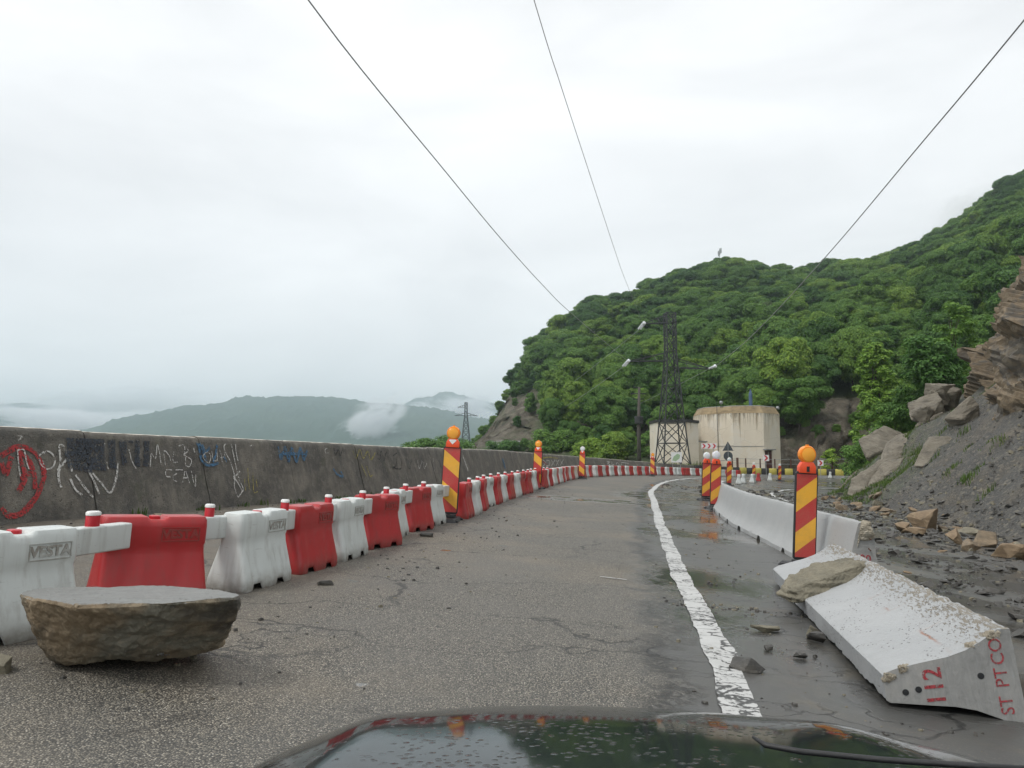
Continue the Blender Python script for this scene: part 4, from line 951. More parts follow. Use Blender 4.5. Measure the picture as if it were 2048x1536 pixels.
# places on the hill, nearest kept as individuals
pts = []; rt = random.Random(11); grid = {}
def free(x, y, z, m):
    k = (int(x // 5), int(y // 5))
    for a in (-1, 0, 1):
        for b in (-1, 0, 1):
            for q in grid.get((k[0] + a, k[1] + b), ()):
                if (q[0] - x) ** 2 + (q[1] - y) ** 2 + .6 * (q[2] - z) ** 2 < m * m: return False
    grid.setdefault(k, []).append((x, y, z)); return True
tries = 0
while tries < 52000 and len(pts) < 4200:
    tries += 1
    u = rt.uniform(940, 2330); w_ = 1.25 + 1.9 * rt.random() ** .75
    x, y, z = hill(u, w_)
    if rt.random() > y / 300. * 1.1: continue
    rb = rocky(u, w_)
    if rb > .35 and rt.random() < .93: continue
    if u < 1085 and rt.random() < ((.93 if w_ < 2.62 else .72) if u < 1040 else (.78 if w_ < 2.5 else .4)): continue
    low = w_ < 2.0
    if 1255 < u < 1600 and w_ < 1.9: continue
    if u < 1250 and w_ < 1.5: continue
    m = rt.uniform(2.0, 3.7) if not low else rt.uniform(1.6, 2.6)
    if not free(x, y, z, m): continue
    s_ = rt.uniform(.42, 1.02) * (.85 if w_ > 2.85 else 1.) if not low else rt.uniform(.28, .5)
    if rb > .3: s_ *= .55
    if u < 1060: s_ *= .7
    pts.append((y, u, x, z, s_, low))
pts.sort()
FEAT = [(1545, 2.33, .85, PALE, 'pale yellowish tree standing out on the dark wooded hill'),
        (1597, 2.0, .85, FRESH, 'rounded bright green tree beside the beige building')]
GR = 'trees on the wooded hill'
proto = None; seen = 0; rest = []
for (y, u, x, z, s_, low) in pts:
    vis = 965 < u < 2045 and not (u > 1760 and 925 - (z + 7 * s_ - 1.48) / y * 1598 > 905 - (u - 1760) * 1.05)
    if low:
        me = TREES[int(u) % 6]
    else: me = TREES[int(u * 7.3 + y * 3.1) % 6]
    if vis and seen < 290:
        o = link('shrub' if low else 'forest_tree', me); o.location = (x, y, z - .15); o.rotation_euler = (rt.uniform(-.14, .14), rt.uniform(-.14, .14), rt.uniform(0, 6.28)); o.scale = (s_ * rt.uniform(.82, 1.08), s_ * rt.uniform(.82, 1.08), s_ * rt.uniform(.9, 1.3))
        if low: tag(o, 'low green shrub at the foot of the wooded hill', 'shrub', 'shrubs at the foot of the hill')
        else:
            pl = next(q for lim, q in ((1075, 'on the rocky left shoulder of the hill'), (1180, 'on the hillside above the bush between the left beacons'), (1290, 'on the hillside left of the lattice pylon'), (1395, 'on the hillside behind the lattice pylon'), (1480, 'on the hillside above the left half of the octagonal building'), (1570, 'on the hillside above the blue vent of the building'), (1700, 'on the hillside above the brown rock cut'), (1800, 'on the hillside behind the tall slender tree'), (9999, 'on the hillside left of and above the rock cliff')) if u < lim)
            tag(o, 'green deciduous tree ' + pl, 'tree', 'trees ' + pl)
        seen += 1
    else: rest.append((x, y, z - .15, s_, int(u * 7.3 + y * 3.1) % 6, rt.uniform(0, 6.28)))
for u, w_, s_, me, lab in FEAT:
    x, y, z = hill(u, w_); o = link('forest_tree', me); o.location = (x, y, z); o.scale = (s_,) * 3; tag(o, lab, 'tree')

# the rest of the wood as one mass: instances on points
def wood(name, rest):
    me = bpy.data.meshes.new(name); me.from_pydata([p[:3] for p in rest], [], [])
    for nm, k, ty in (('scl', 3, 'FLOAT'), ('pick', 4, 'INT'), ('yaw', 5, 'FLOAT')):
        a = me.attributes.new(nm, ty, 'POINT'); a.data.foreach_set('value', np.array([p[k] for p in rest], np.int32 if ty == 'INT' else np.float32))
    o = link(name, me); ng = bpy.data.node_groups.new(name, 'GeometryNodeTree')
    ng.interface.new_socket('Geometry', in_out='INPUT', socket_type='NodeSocketGeometry'); ng.interface.new_socket('Geometry', in_out='OUTPUT', socket_type='NodeSocketGeometry')
    N = ng.nodes; Lk = ng.links.new; gi = N.new('NodeGroupInput'); go = N.new('NodeGroupOutput')
    src = []
    for me_ in TREES:
        so = next(q for q in bpy.data.objects if q.data is me_); oi = N.new('GeometryNodeObjectInfo'); oi.inputs['Object'].default_value = so; oi.inputs['As Instance'].default_value = True; oi.transform_space = 'ORIGINAL'; src.append(oi)
    gti = N.new('GeometryNodeGeometryToInstance')
    for oi in reversed(src): Lk(oi.outputs['Geometry'], gti.inputs[0])
    def at(nm, ty):
        a = N.new('GeometryNodeInputNamedAttribute'); a.data_type = ty; a.inputs['Name'].default_value = nm; return a.outputs['Attribute']
    iop = N.new('GeometryNodeInstanceOnPoints'); Lk(gi.outputs[0], iop.inputs['Points']); Lk(gti.outputs[0], iop.inputs['Instance'])
    iop.inputs['Pick Instance'].default_value = True; Lk(at('pick', 'INT'), iop.inputs['Instance Index'])
    cx = N.new('ShaderNodeCombineXYZ'); Lk(at('yaw', 'FLOAT'), cx.inputs[2]); e2r = N.new('FunctionNodeEulerToRotation'); Lk(cx.outputs[0], e2r.inputs[0]); Lk(e2r.outputs[0], iop.inputs['Rotation'])
    cs = N.new('ShaderNodeCombineXYZ')
    sa = at('scl', 'FLOAT')
    for k in range(3): Lk(sa, cs.inputs[k])
    Lk(cs.outputs[0], iop.inputs['Scale']); Lk(iop.outputs[0], go.inputs[0])
    md = o.modifiers.new('trees', 'NODES'); md.node_group = ng
    return tag(o, 'dense green woodland higher up the hillside', 'woodland', kind='stuff')
wood('woodland', rest)

# nearer trees and bushes, with trunk and crown of their own
def near_tree(name, label, loc, H, W, n, leaf, per, mat, seed, cat='tree', z0=.2, pointy=1., rr=(.11, .23), lean=0.):
    r = random.Random(seed); cl = crown_clumps(r, H, W, n, z0, pointy, rr)
    t = empty(name, Matrix.Translation(loc) @ Matrix.Rotation(lean, 4, 'Y'), label, cat)
    trunk_mb(r, H, max(.03, H * .012), cl, 10).build('trunk', M['bark'], t, True)
    V, F = leaf_cloud(r, cl, leaf, per, .4); link('crown', mesh('crown', V, F, False, [mat]), t)
    return t
def spot(u, y, z=None):
    x = (u - 1024) / 1598. * y
    return (x, y, (slope_z(x, y) if z is None else z) - .1)
near_tree('slender_tree', 'tall slender light green tree between the rock cut and the scree slope', spot(1757, 66, -.4), 12.6, 5.4, 84, .13, 900, M['leaf_fresh'], 3, z0=.04, pointy=.30, rr=(.07, .15))
near_tree('leafy_sapling', 'small yellowish green tree on the scree crest left of the cliff', spot(1872, 52, 5.0), 4.6, 4.2, 26, .11, 1000, M['leaf_fresh'], 4, z0=.15)
near_tree('leafy_sapling', 'thin upright green tree against the left edge of the rock cliff', spot(1925, 53, 6.0), 6.6, 3.0, 26, .11, 1000, M['leaf_fresh'], 5, z0=.05, pointy=.6)
near_tree('bush', 'leafy green bush just below the tall slender tree', spot(1735, 60, -.2), 3.6, 3.4, 18, .10, 1000, M['leaf_fresh'], 6, 'bush', z0=.02)
near_tree('bush', 'green bush between the boulder and the slender tree', spot(1790, 57, 2.0), 3.8, 3.8, 18, .10, 1000, M['leaf'], 7, 'bush', z0=.02)
near_tree('bush', 'low dark bush behind the leaning outcrop', spot(1835, 54, 3.6), 3.0, 4.0, 18, .10, 1000, M['leaf'], 8, 'bush', z0=.02)
near_tree('bush', 'small bush by the road beneath the right chevron sign', spot(1657, 88, -.3), 3.6, 2.4, 14, .11, 800, M['leaf_fresh'], 9, 'bush', z0=.02)
near_tree('bush', 'grey green bush at the right end of the yellow and black kerb', spot(1710, 72, -.8), 4.2, 3.6, 16, .11, 900, M['leaf'], 10, 'bush', z0=.02)
near_tree('round_bush', 'large round dark green bush above the parapet wall near the far pylon', spot(868, 95, -2.2), 6.6, 8.4, 34, .16, 700, M['leaf'], 12, 'bush', z0=.02)
near_tree('round_bush', 'smaller dark bush left of the large round bush above the wall', spot(836, 90, -2.4), 5.2, 5.6, 24, .16, 700, M['leaf'], 13, 'bush', z0=.02)
for k, (u, y, z, H, W, lab) in enumerate([(1010, 112, 1.4, 3.2, 5.0, 'low bush under the left end of the hillside railing'), (1120, 110, 1.6, 4.4, 6.6, 'broad bush in front of the hillside between the two left beacons'), (1180, 104, 1.2, 3.6, 5.2, 'leafy bush above the wall behind the silver topped beacon'), (1225, 100, 1.2, 4.2, 5.0, 'leafy bush left of the concrete pole'), (1300, 104, 1.0, 4.8, 4.0, 'bush squeezed between the pole and the left building')]):
    near_tree('bush', lab, spot(u, y, z), H, W, 20, .14, 700, M['leaf'] if k % 2 else M['leaf_fresh'], 30 + k, 'bush', z0=.02)

# outcrops and boulders on the slope
slope_rock('big grey brown boulder perched on the left crest of the scree', 22.0, 46.6, (3.1, 2.4, 2.4), (.2, .45, .3), 51, M['outcrop'], 'boulder', .36)
def rock_mass(label, x, y, blocks, seed, mat):
    """several wedged blocks that are one body of rock"""
    r = random.Random(seed); mb = MB()
    for dx, dy, dz, dims, rot in blocks:
        o = hull_rock('block', rnd_pts(r, *dims, 13), mat, seed + len(mb.v) % 97, 3, .035 * max(dims), 0, bevel=.02 * max(dims)); Mx = Matrix.Translation((dx, dy, dz)) @ Euler(rot).to_matrix().to_4x4()
        mb.add([Mx @ v.co for v in o.data.vertices], [tuple(p.vertices) for p in o.data.polygons]); bpy.data.meshes.remove(o.data)
    o = mb.build('rock_outcrop', mat); autosmooth(o.data, 24); o.location = (x, y, slope_z(x, y)); return tag(o, label, 'outcrop')
rock_mass('tall tan outcrop between the perched boulder and the cliff', 23.5, 44.8, [(0, 0, .6, (2.2, 2, 2.4), (.2, .4, .1)), (.5, .2, 1.9, (1.5, 1.5, 1.9), (.1, .5, .6)), (-.5, -.3, .2, (1.6, 1.4, 1.4), (.1, .6, .3)), (.9, .3, 1.2, (1.4, 1.6, 1.8), (.3, .2, .9)), (.1, -.6, -.3, (1.5, 1.1, 1.0), (.2, .8, .2)), (-.9, -.7, -.5, (1.2, .9, .8), (.4, .3, .2))], 61, M['outcrop'])
slope_rock('flat rock ledge below the perched boulder', 20.6, 43.2, (3.2, 1.7, .9), (.2, -.65, .5), 53, M['outcrop'], 'outcrop', .3)
slope_rock('long sloping rock ledge low on the grassy scree', 19.4, 43.6, (3.4, 1.5, .9), (.1, -.7, .5), 54, M['outcrop'], 'outcrop', .35)
slope_rock('pale rock ledge in the middle of the scree slope', 19.0, 40.4, (2.6, 1.2, .8), (.1, -.7, .4), 55, M['outcrop'], 'outcrop', .35)
slope_rock('short broken ledge near the grassy tip of the scree', 19.9, 46.6, (2.4, 1.4, .9), (.1, -.5, .4), 56, M['outcrop'], 'outcrop', .35)
slope_rock('smooth tan rock bulging from the scree under the cliff', 20.6, 36.4, (1.5, 1.3, 1.6), (.1, -.7, .4), 57, M['outcrop'], 'outcrop', .42)
slope_rock('half buried slab in the upper scree', 18.6, 35.4, (2.0, 1.2, .7), (.1, -.75, .4), 58, M['outcrop'], 'outcrop', .42)

# ------------------------------------------------------------------ plastic water barriers
BL, BH = .86, .75; ZS = Matrix.Diagonal((1, 1, .94, 1))
def barrier_mesh(name, mat):
    lv = [(0., .84, .40), (.03, .86, .42), (.11, .86, .41), (.14, .85, .395), (.42, .815, .25), (.49, .81, .228), (.515, .825, .24), (.66, .83, .238), (.715, .825, .225), (.745, .80, .195), (.75, .77, .165)]
    def ring(L, T, rad):
        out = []; nx, ny = 26, 4
        for i in range(nx + 1): out.append((-L / 2 + rad + (L - 2 * rad) * i / nx, -T / 2))
        for i in range(1, 4): a = -math.pi / 2 + math.pi / 2 * i / 4; out.append((L / 2 - rad + rad * math.cos(a), -T / 2 + rad + rad * math.sin(a)))
        for i in range(ny + 1): out.append((L / 2, -T / 2 + rad + (T - 2 * rad) * i / ny))
        for i in range(1, 4): a = math.pi / 2 * i / 4; out.append((L / 2 - rad + rad * math.cos(a), T / 2 - rad + rad * math.sin(a)))
        for i in range(nx + 1): out.append((L / 2 - rad - (L - 2 * rad) * i / nx, T / 2))
        for i in range(1, 4): a = math.pi / 2 + math.pi / 2 * i / 4; out.append((-L / 2 + rad + rad * math.cos(a), T / 2 - rad + rad * math.sin(a)))
        for i in range(ny + 1): out.append((-L / 2, T / 2 - rad - (T - 2 * rad) * i / ny))
        for i in range(1, 4): a = math.pi + math.pi / 2 * i / 4; out.append((-L / 2 + rad + rad * math.cos(a), -T / 2 + rad + rad * math.sin(a)))
        return out
    V = []; n = 0
    for z, L, T in lv:
        rg = ring(L, T, min(.05, T * .2)); n = len(rg)
        for x, y in rg:
            ax = abs(x); zz_, yy = z, y
            notch = 1 if .13 < ax < .27 else 0
            if abs(y) > T / 2 * .6 and notch:
                if z < .05: zz_ = .065 + .02 * (z / .03); yy = y * .95
                elif z < .15: zz_ = max(z, .118 + (z - .11) * .7); yy = y * .96
            if .14 <= z <= .43 and abs(y) > T / 2 * .8 and .155 < ax < .235: yy = y * (.955)
            if z > .70 and ax < .075: zz_ -= .028 * min(1, (z - .66) / .08)
            V.append((x, yy, zz_))
    F = []; K = len(lv)
    for k in range(K - 1):
        for j in range(n): F.append((k * n + j, k * n + (j + 1) % n, (k + 1) * n + (j + 1) % n, (k + 1) * n + j))
    # top: bridge the front row to the back row
    t0 = (K - 1) * n; nx = 27; st = 27 + 3 + 5 + 3
    for i in range(nx - 1): F.append((t0 + i, t0 + i + 1, t0 + st + nx - 2 - i, t0 + st + nx - 1 - i))
    F.append(tuple([t0 + nx - 1 + i for i in range(st - nx + 2)])); F.append(tuple([t0 + (st + nx - 1 + i) % n for i in range(n - st - nx + 2)]))
    me = mesh(name, V, F, True, [mat])
    bm = bmesh.new(); bm.from_mesh(me); bmesh.ops.recalc_face_normals(bm, faces=bm.faces); bm.to_mesh(me); bm.free(); autosmooth(me, 42)
    return me
BODY = {c: barrier_mesh('body', M['p' + c]) for c in ('white', 'red')}
TXT = text_mesh('VESTA', .105, .004, .004)
def frame_mesh():
    mb = MB(); a, b, t_ = .155, .062, .007
    for lo, hi in (((-a, -b), (a, -b + t_)), ((-a, b - t_), (a, b)), ((-a, -b + t_), (-a + t_, b - t_)), ((a - t_, -b + t_), (a, b - t_))):
        mb.box((lo[0], -.004, lo[1]), (hi[0], .004, hi[1]))
    return mb
CAPM = MB().lathe([(.046, 0), (.046, .026), (.040, .032)], n=16)
def make_barrier(colr):
    root = empty('plastic_barrier')
    link('body', BODY[colr], root)
    for sgn in (1, -1):
        yy = -.121 * sgn
        tm = TXT.copy(); tm.materials.clear(); tm.materials.append(M['p' + colr])
        o = link('lettering', tm, root); o.location = (.19 * sgn, yy, .595); o.rotation_euler = (R(90), 0, 0 if sgn > 0 else math.pi); o['label'] = 'raised lettering VESTA'
        f = frame_mesh().build('label_frame', M['p' + colr], root); f.location = (.19 * sgn, yy, .595)
    c = CAPM.build('filler_cap', M['pinred'], root, True); c.location = (0, .0, .718); autosmooth(c.data)
    return root
PROTO = {c: make_barrier(c) for c in ('white', 'red')}
def beam_proto():
    b = MB().box((-.26, -.055, .50), (.26, .055, .715)).build('connector_beam', M['pwhite']); bevel_mesh(b.data, .018, 3)
    p = MB().lathe([(.042, .70), (.042, .80), (.040, .805)], n=16).build('locking_pin', M['pinred'], b, True); autosmooth(p.data)
    q = MB().lathe([(.044, .802), (.044, .822), (.036, .832)], n=16).build('pin_cap', M['pinwhite'], p, True); autosmooth(q.data)
    return b
BEAM = beam_proto()
used = {'white': False, 'red': False, 'beam': False}
def place(key, proto, mw, label, cat, group=None):
    if not used[key]: o = proto; used[key] = True
    else: o = clone(proto)
    o.matrix_world = mw; tag(o, label, cat)
    if group: o['group'] = group
    elif 'group' in o: del o['group']
    return o

NEAR = [(-3.36, 5.40, 66), (-3.04, 6.78, 40), (-2.50, 7.78, 76), (-2.28, 8.88, 76), (-2.10, 9.95, 80), (-1.90, 11.12, 65), (-1.85, 12.30, 86), (-1.66, 13.50, 70), (-1.52, 14.55, 74)]
COLN = ['white', 'red', 'white', 'red', 'white', 'red', 'white', 'red', 'white']
LABN = ['white plastic barrier at the left edge, cut off by the picture, nearest of the row', 'red plastic barrier facing us behind the long sandstone block', 'white plastic barrier right of the long sandstone block',
        'second red plastic barrier of the row, counted from the left edge', 'third white plastic barrier of the row, counted from the left edge', 'third red plastic barrier of the row, counted from the left edge',
        'fourth white plastic barrier of the row, turned away from us', 'fourth red plastic barrier of the row, just before the first tall beacon', 'fifth white plastic barrier of the row, in front of the first tall beacon']
BARS = []
for (x, y, a), c, lab in zip(NEAR, COLN, LABN):
    place(c, PROTO[c], stand(x, y, R(a)) @ ZS, lab, 'barrier', 'plastic barriers along the left of the lane'); BARS.append((x, y))
chain = [(-1.52, 14.55), (-1.08, 16.1), (-.68, 19.9), (-.26, 22.4), (.83, 29.6), (1.95, 36.4), (3.45, 44.6), (4.9, 50), (7.6, 57.6), (11.0, 65.4), (15.2, 73.3), (19.4, 79.5), (24.5, 85.2)]
CXp, CT, CS = smooth_path(chain, .05)
seq = 'rwrwrwrwrrwwrrwrwrwrwrwrw' + 'rwrwrwrwrwrwrwrwrwrwrwrwrwwrrwrwrwrwrwrwr'
s = 0.; r5 = random.Random(5)
for k, ch in enumerate(seq):
    s += 1.17 if k else 1.88
    i = min(int(s / .05), len(CXp) - 1)
    if i >= len(CXp) - 1: break
    x, y = CXp[i]; a = math.atan2(CT[i][1], CT[i][0]) + r5.uniform(-.09, .09); c = 'red' if ch == 'r' else 'white'
    x += r5.uniform(-.05, .05)
    if k < 12: lab = '%s plastic barrier, number %s after the first tall beacon in the left row' % (c, ['one', 'two', 'three', 'four', 'five', 'six', 'seven', 'eight', 'nine', 'ten', 'eleven', 'twelve'][k]); gr = 'plastic barriers along the left of the lane'
    elif k < 25: lab = 'small %s plastic barrier between the second and third left beacons' % c; gr = '%s barriers between the second and third beacons' % c
    elif y < 64.5: lab = 'tiny %s plastic barrier in the far curved row left of the fourth beacon' % c; gr = 'far %s barriers left of the fourth beacon' % c
    else: lab = 'tiny %s plastic barrier in the far curved row right of the fourth beacon' % c; gr = 'far %s barriers right of the fourth beacon' % c
    if y < 30: place(c, PROTO[c], stand(x, y, a) @ ZS, lab, 'barrier', gr)
    else:
        o = link('plastic_barrier', BODY[c]); o.matrix_world = stand(x, y, a) @ ZS; tag(o, lab, 'barrier', gr)
    BARS.append((x, y))
ordw = ['first', 'second', 'third', 'fourth', 'fifth', 'sixth', 'seventh', 'eighth', 'ninth', 'tenth', 'eleventh', 'twelfth', 'thirteenth', 'fourteenth', 'fifteenth', 'sixteenth', 'seventeenth', 'eighteenth', 'nineteenth']
for k in range(len(BARS) - 1):
    (x0, y0), (x1, y1) = BARS[k], BARS[k + 1]
    if y0 > 33: break
    m = stand((x0 + x1) / 2, (y0 + y1) / 2, math.atan2(y1 - y0, x1 - x0)); L = math.hypot(x1 - x0, y1 - y0); m = m @ ZS
    if L > 1.4: m = m @ Matrix.Diagonal((min(1.6, 1 + (L - 1.17) * 1.9), 1, 1, 1))
    place('beam', BEAM, m, 'white connecting beam with red locking pin, %s from the left edge' % ordw[k] if k < 19 else 'white connecting beam with red locking pin near the second left beacon', 'beam', 'connecting beams between plastic barriers')
# loose barriers beyond the bend
for x, y, a, c, lab in [(15.9, 56.5, 1.3, 'white', 'white plastic barrier nearest the tall striped beacons on the side road'), (17.3, 60.2, 1.2, 'white', 'middle one of three white plastic barriers on the side road'), (18.9, 63.2, 1.1, 'white', 'farthest of three white plastic barriers on the side road'),
                        (21.7, 70.9, 1.2, 'red', 'lone red plastic barrier on the side road before the building'), (23.7, 74.0, 1.3, 'white', 'white plastic barrier right of the lone red one'), (34.0, 86, 1.2, 'white', 'single white plastic barrier in front of the yellow and black kerb')]:
    o = link('plastic_barrier', BODY[c]); o.matrix_world = stand(x, y, a) @ ZS; tag(o, lab, 'barrier')

# ------------------------------------------------------------------ striped beacons
def plate(w_, h0, h1, y0, y1, ch):
    a = w_ / 2
    return MB().prism([(-a, h0 + ch), (-a + ch, h0), (a - ch, h0), (a, h0 + ch), (a, h1 - ch), (a - ch, h1), (-a + ch, h1), (-a, h1 - ch)], y0, y1)
def make_beacon(stripe, lens_m):
    root = empty('warning_beacon')
    f = MB().add(*[(lambda P: (P, [(0, 3, 2, 1), (4, 5, 6, 7), (0, 1, 5, 4), (1, 2, 6, 5), (2, 3, 7, 6), (3, 0, 4, 7)]))([(-.22, -.42, 0), (.22, -.42, 0), (.22, .42, 0), (-.22, .42, 0), (-.17, -.36, .075), (.17, -.36, .075), (.17, .36, .075), (-.17, .36, .075)])][0])
    f.box((-.13, -.14, .075), (.13, .14, .125)); f.box((-.24, -.30, .012), (.24, -.22, .05)); f.box((-.24, .22, .012), (.24, .30, .05))
    b = f.build('foot', M['rubber'], root); bevel_mesh(b.data, .012, 2)
    b = MB().box((-.03, -.02, .10), (.03, .02, .16)).build('socket', M['rubber'], root)
    pf = plate(.345, .135, 1.425, -.022, .022, .03).build('panel', M['rubber'], root); bevel_mesh(pf.data, .006, 2)
    for sg in (-1, 1):
        pl = plate(.308, .175, 1.385, -.0245 if sg < 0 else .0225, -.0225 if sg < 0 else .0245, .006).build('striped_sheet', stripe, pf)
    br = MB().prism([(-.13, 1.40), (.13, 1.40), (.125, 1.50), (.085, 1.565), (-.085, 1.565), (-.125, 1.50)], -.05, .05).build('lamp_bracket', M['orange'], root); bevel_mesh(br.data, .012, 2)
    if stripe is M['stripe_r']: MB().box((-.022, -.056, 1.42), (.022, -.0505, 1.50)).build('slot', M['rubber'], br)
    else: MB().prism([(-.075, 1.535), (0, 1.455), (.075, 1.535), (.05, 1.55), (-.05, 1.55)], -.054, -.0505).build('sticker', M['pinwhite'], br)
    hs = MB().lathe([(.02, -.055), (.115, -.050), (.130, -.030), (.130, .030), (.115, .050), (.02, .055)], (0, 0, 1.675), 'y', 28).build('lamp', lens_m, root, True); autosmooth(hs.data, 35)
    ln = MB().lathe([(.098, .0505), (.098, .058), (.06, .068), (.005, .071)], (0, 0, 1.675), 'y', 28).build('lens', M['lens_bright'] if lens_m is M['lens_orange'] else lens_m, hs, True); autosmooth(ln.data, 35)
    tp = MB().box((-.018, -.02, 1.80), (.018, .02, 1.822)).build('lamp_lug', lens_m, hs)
    return root
BE = {}
def beacon(x, y, yaw, stripe, lensk, label, lean=0., sc_=1.0, up=.7):
    key = (stripe, lensk)
    if key not in BE: BE[key] = make_beacon(M[stripe], M[lensk]); o = BE[key]
    else: o = clone(BE[key])
    o.matrix_world = stand(x, y, yaw, up) @ Matrix.Rotation(lean, 4, 'Y') @ Matrix.Diagonal((sc_, sc_, sc_, 1)); return tag(o, label, 'beacon', 'striped warning beacons')
beacon(-1.22, 15.38, R(-6), 'stripe_l', 'lens_orange', 'tall striped beacon with orange lamp rising from the near left barrier row', .012)
beacon(.92, 30.1, R(-20), 'stripe_l', 'lens_orange', 'striped beacon with orange lamp, second along the left barrier row')
beacon(3.85, 44.6, R(-20), 'stripe_l', 'lens_clear', 'striped beacon with clear lamp at the start of the far curve')
beacon(10.9, 62.6, R(-10), 'stripe_l', 'lens_orange', 'small striped beacon with orange lamp in front of the lattice pylon')
beacon(4.27, 11.9, R(6), 'stripe_r', 'lens_orange', 'large striped beacon with big orange lamp at the near end of the concrete barriers', .01)
beacon(6.28, 25.0, R(8), 'stripe_r', 'lens_clear', 'striped beacon with clear lamp at the far end of the concrete barriers')
beacon(7.25, 30.2, R(8), 'stripe_r', 'lens_clear', 'striped beacon with clear lamp just behind another at the concrete barriers')
beacon(14.0, 52.0, R(8), 'stripe_r', 'lens_clear', 'striped beacon under the warning sign beyond the concrete barriers')
beacon(20.2, 67.3, R(8), 'stripe_r', 'lens_clear', 'slim striped beacon left of the lone red barrier on the side road', 0, .9)
beacon(24.9, 74.9, R(8), 'stripe_r', 'lens_clear', 'slim striped beacon below the door of the building', 0, .9)

# ------------------------------------------------------------------ concrete barriers
JP = [(.30, 0), (.30, .075), (.272, .115), (.225, .19), (.185, .28), (.155, .40), (.132, .56), (.104, .72), (.092, .775), (.078, .80)]
def jersey_mesh(name, L, seed, chip=.008, mats=None, slots=True, n=None, raggy=0.):
    prof = [(-a, b) for a, b in JP] + [(a, b) for a, b in reversed(JP)]; m = len(prof); n = n or int(L / .09); V = []
    for i in range(n + 1):
        x = -L / 2 + L * i / n
        for j, (y, z) in enumerate(prof):
            q = chip * fbm((x * 3 + seed, y * 5, z * 5)) + chip * .6 * fbm((x * 14, y * 9 + seed, z * 9))
            if z > .76: q -= chip * 1.5 * max(0, fbm((x * 7, seed, 3)))
            zz_ = z
            if raggy and z < .13: q -= raggy * abs(fbm((x * 4, seed + y, 1))) + raggy * .8 * max(0, fbm((x * 13, y, seed)))
            if slots and z < .12 and any(abs(x - c) < .13 for c in (-L / 4, L / 4)) : zz_ = max(z, .085)
            k = 1 + q / max(.05, abs(y) if abs(y) > .05 else .1)
            V.append((x, y * k, zz_ + (q if z > .76 else 0)))
    F = []; idx = []
    for i in range(n):
        for j in range(m - 1):
            F.append((i * m + j, i * m + j + 1, (i + 1) * m + j + 1, (i + 1) * m + j)); idx.append(0)
        F.append((i * m + m - 1, i * m, (i + 1) * m, (i + 1) * m + m - 1)); idx.append(1)
    F.append(tuple(range(m - 1, -1, -1))); F.append(tuple(n * m + j for j in range(m))); idx += [1, 1]
    me = mesh(name, V, F, True, mats, idx)
    bm = bmesh.new(); bm.from_mesh(me); bmesh.ops.recalc_face_normals(bm, faces=bm.faces); bm.to_mesh(me); bm.free(); autosmooth(me, 32); return me
def marks(parent, s, size, loc, rot, name='painted_number', mat='redspray', bold=.002):
    tm = text_mesh(s, size, .0008, bold); tm.materials.clear(); tm.materials.append(M[mat]); o = link(name, tm, parent); o.location = loc; o.rotation_euler = rot; o['label'] = 'red painted marking ' + s; return o
JE = [(4.66, 10.75), (5.02, 14.95), (5.50, 19.05), (6.12, 23.1), (6.95, 27.1), (7.7, 29.6)]
JL = ['near white concrete barrier with red number 100 on its broken end', 'second white concrete barrier of the standing row', 'third white concrete barrier of the standing row', 'fourth white concrete barrier of the standing row', 'far end white concrete barrier beside two striped beacons']
for k in range(5):
    (x0, y0), (x1, y1) = JE[k], JE[k + 1]; L = math.hypot(x1 - x0, y1 - y0) - .03
    me = jersey_mesh('barrier_body', L, 3 + k, .006, [M['jersey'], M['rawconcrete']])
    t = empty('concrete_barrier', stand((x0 + x1) / 2, (y0 + y1) / 2, math.atan2(y1 - y0, x1 - x0) + (.02 if k % 2 else -.01)), JL[k], 'barrier', 'standing concrete barriers')
    link('barrier_body', me, t)
    if k == 0:
        marks(t, '100', .15, (-L / 2 - .004, 0.02, .33), (R(90), 0, R(-90)))
        r_ = random.Random(8); b = hull_rock('broken_corner', rnd_pts(r_, .16, .22, .30, 16), M['aggregate'], 4, 3, .02, .03, parent=t, bevel=.01); b.location = (-L / 2 + .02, -.02, .70)
        for zz_ in (.62, .48): MB().bar((-L / 2 + .02, -.05, zz_), (-L / 2 - .05, -.07, zz_ - .03), .014, 0, 6).build('rebar', M['rust'], t)

# the toppled one
FL = 5.05; fa = math.atan2(10.32 - 5.25, 3.28 - 2.36)
ftm = jersey_mesh('barrier_body', FL, 31, .008, [M['fallen'], M['rawconcrete']], False, 150, .028)
ax = Vector((math.cos(fa), math.sin(fa), 0)); ax = (ax - GN_ * ax.dot(GN_)).normalized()
lat = ax.cross(GN_).normalized()                     # to the right of the barrier, across the road
tilt = R(12)
zloc = (-lat * math.cos(tilt) - GN_ * math.sin(tilt)).normalized()     # its own up axis now points left and slightly down
yloc = zloc.cross(ax).normalized()
Mf = Matrix.Identity(4)
for i, a in enumerate((ax, yloc, zloc)):
    for j in range(3): Mf[j][i] = a[j]
mid = Vector((2.36, 5.25, 0)).lerp(Vector((3.28, 10.32, 0)), .5); mid.z = gz(mid.x, mid.y)
Mf.translation = mid + lat * .80 + GN_ * .275
ft = empty('toppled_concrete_barrier', Mf, 'toppled white concrete barrier lying on its side with red number 112', 'barrier')
link('barrier_body', ftm, ft)
e_ = -FL / 2 - .002
def ramp_end(x): return x
marks(ft, '112', .16, (e_, .02, .50), (R(90), 0, R(-90))); [marks(ft, w_, .11, (e_, y_, .10), (R(90), 0, R(-90)), bold=.0) for w_, y_ in (('ST', .17), ('PT', .0), ('CO', -.16))]
